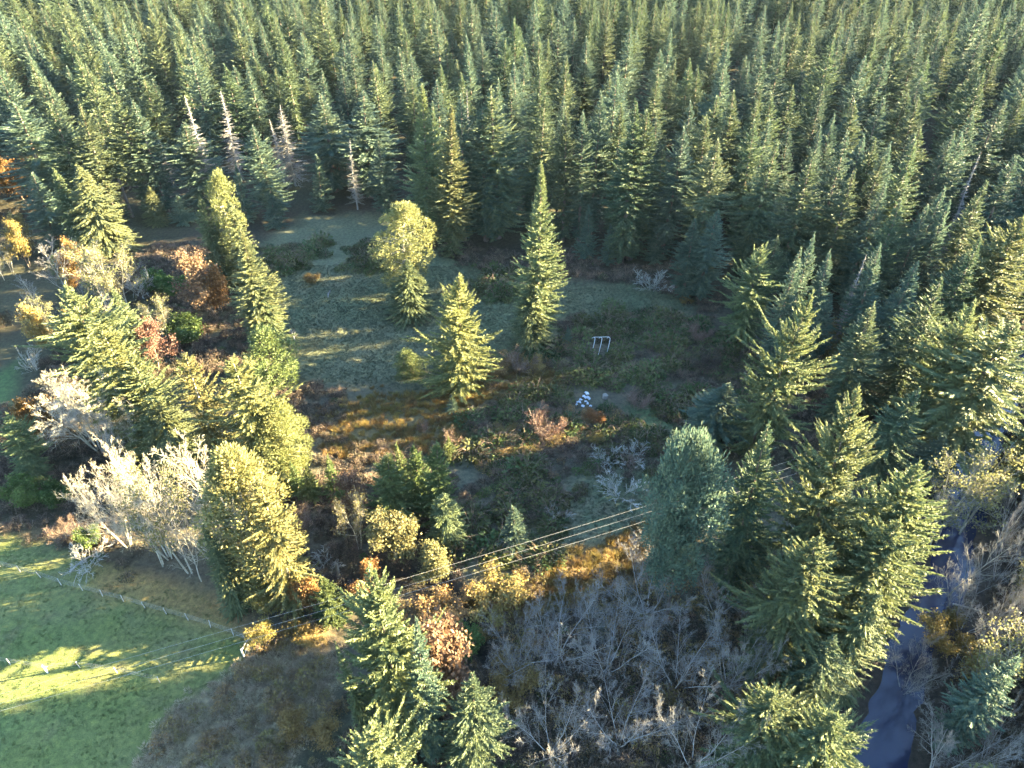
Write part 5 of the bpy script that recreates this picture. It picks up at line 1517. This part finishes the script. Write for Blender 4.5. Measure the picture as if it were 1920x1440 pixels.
# white pipe hoops in the brambles
hx, hy = ground(1124, 657)
hoop = empty('hoop_frame', (hx, hy, hz(hx, hy)), 'white pipe frame of three bent hoops joined by a rail, standing in brambles', 'frame')
for i, dx in enumerate((-1.35, -.15, 1.25)):
    th = np.linspace(0, 1, 16)
    p = np.stack([dx + .35 - 1.2 * np.abs(th - .34) ** 1.6 * np.where(th > .34, 1.0, 1.9), -2.2 * (th - .3) - .1, 2.6 * np.sin(np.clip(PI * (.30 + .70 * th), 0, PI))], 1)
    v, q = path_tube(p, np.full(16, .055), 8)
    link('hoop', mesh_np('hoop', v, q, mats=[M['pipe']], smooth=True), hoop)
v, q = bar((-1.2, .2, 2.55), (1.45, .2, 2.62), .05); link('rail', mesh_np('hoop_rail', v, q, mats=[M['pipe']]), hoop)

# crumpled white sheeting
cx_, cy_ = ground(1097, 754)
heap = empty('plastic_sheeting', (cx_, cy_, hz(cx_, cy_)), 'crumpled white plastic sheeting lying in the brambles', 'debris')
sr = np.random.default_rng(5)
for (px, py, w, l) in [(1100, 742, .8, .5), (1094, 748, .7, .5), (1103, 749, .7, .4), (1090, 753, .5, .4), (1086, 759, .7, .4), (1098, 757, .4, .3), (1101, 761, .5, .3), (1092, 765, .5, .35), (1105, 766, .35, .3), (1082, 762, .3, .25), (1107, 753, .3, .25)]:
    x0, y0 = ground(px, py)
    k = 7
    u, vv = np.meshgrid(np.linspace(-.5, .5, k), np.linspace(-.5, .5, k))
    zz = .35 + .16 * sr.uniform(-1, 1, (k, k)) - .3 * (u ** 2 + vv ** 2)
    ed = 1 + .25 * sr.uniform(-1, 1, (k, k))
    V = np.stack([(u * w * ed), (vv * l * ed), zz + .25], -1).reshape(-1, 3)
    ii2 = np.arange(k * k).reshape(k, k)
    q = np.stack([ii2[:-1, :-1], ii2[:-1, 1:], ii2[1:, 1:], ii2[1:, :-1]], -1).reshape(-1, 4)
    o = link('sheet', mesh_np('plastic_sheet', V, q, mats=[M['sheet']]), heap)
    o.location = (x0 - cx_, y0 - cy_, 0); o.rotation_euler = (sr.normal(0, .2), sr.normal(0, .2), sr.uniform(0, 6))

# dead fallen branches
def dead_limb(px, py, ang, length, label, lift=.25):
    x0, y0 = ground(px, py)
    root = empty('fallen_branch', (x0, y0, hz(x0, y0) + lift), label, 'branch', rz=ang)
    r = np.random.default_rng(int(px + py))
    p = np.array([(length * s, .15 * math.sin(3 * s + px), .12 * math.sin(4 * s) + .25 * s) for s in np.linspace(0, 1, 8)])
    v, q = path_tube(p, np.linspace(.13, .03, 8), 6)
    link('limb', mesh_np('branch_limb', v, q, mats=[M['greybark']]), root)
    P0, P1, R0, R1 = [], [], [], []
    for i in range(16):
        s = r.uniform(.2, 1)
        b = np.array((length * s, .15 * math.sin(3 * s + px), .12 * math.sin(4 * s) + .25 * s))
        a = r.choice([-1, 1]) * r.uniform(.4, 1.1)
        l = length * .4 * r.uniform(.4, 1) * (1.2 - s)
        e = b + np.array((math.cos(a) * l, math.sin(a) * l, r.uniform(-.05, .5) * l))
        P0.append(b); P1.append(e); R0.append(.045); R1.append(.015)
        for k in range(2):
            a2 = a + r.normal(0, .6)
            c = b * .4 + e * .6
            P0.append(c); P1.append(c + np.array((math.cos(a2) * l * .5, math.sin(a2) * l * .5, r.uniform(0, .4) * l))); R0.append(.022); R1.append(.01)
    v, q = tubes(P0, P1, R0, R1, 4)
    link('twigs', mesh_np('branch_twigs', v, q, mats=[M['greytwig']]), root)
dead_limb(846, 838, -.25, 3.6, 'pale fallen branches sticking out beside the small lit fir', .6)
dead_limb(552, 640, 1.9, 3.6, 'dark fallen branch lying in the left of the meadow')
dead_limb(132, 1076, .9, 4.2, 'grey fallen branch at the edge of the pasture', .4)
dead_limb(616, 560, 1.6, 2.4, 'small dead stick in the upper meadow')
dead_limb(1206, 812, 1.7, 2.2, 'short pale stick upright in the shaded brambles', .5)
dead_limb(1740, 930, 2.4, 7.0, 'long pale fallen limb under the widest riverside fir', .6)
dead_limb(1790, 1125, -.5, 5.0, 'curved pale branch lying on the far river bank', .6)

# ------------------------------------------------------------------ the air between here and the far forest
hm = bpy.data.materials.new('haze')
hm.use_nodes = True
hm.node_tree.nodes.clear()
pv = hm.node_tree.nodes.new('ShaderNodeVolumePrincipled')
pv.inputs['Color'].default_value = (.60, .84, 1.0, 1)
pv.inputs['Density'].default_value = .000014
pv.inputs['Anisotropy'].default_value = .0
hm.node_tree.links.new(pv.outputs[0], hm.node_tree.nodes.new('ShaderNodeOutputMaterial').inputs['Volume'])
import bmesh
b = bmesh.new()
bmesh.ops.create_cube(b, size=1)
EX = float(max(abs(gx[0]), gx[-1], abs(gy[0]), gy[-1])) + 50
for v in b.verts:
    v.co = (v.co.x * 2 * EX, v.co.y * 2 * EX, -4.0 if v.co.z < 0 else CAM_H + 3)
me = bpy.data.meshes.new('haze')
b.to_mesh(me); b.free()
me.materials.append(hm)
tag(link('haze', me), kind='stuff')
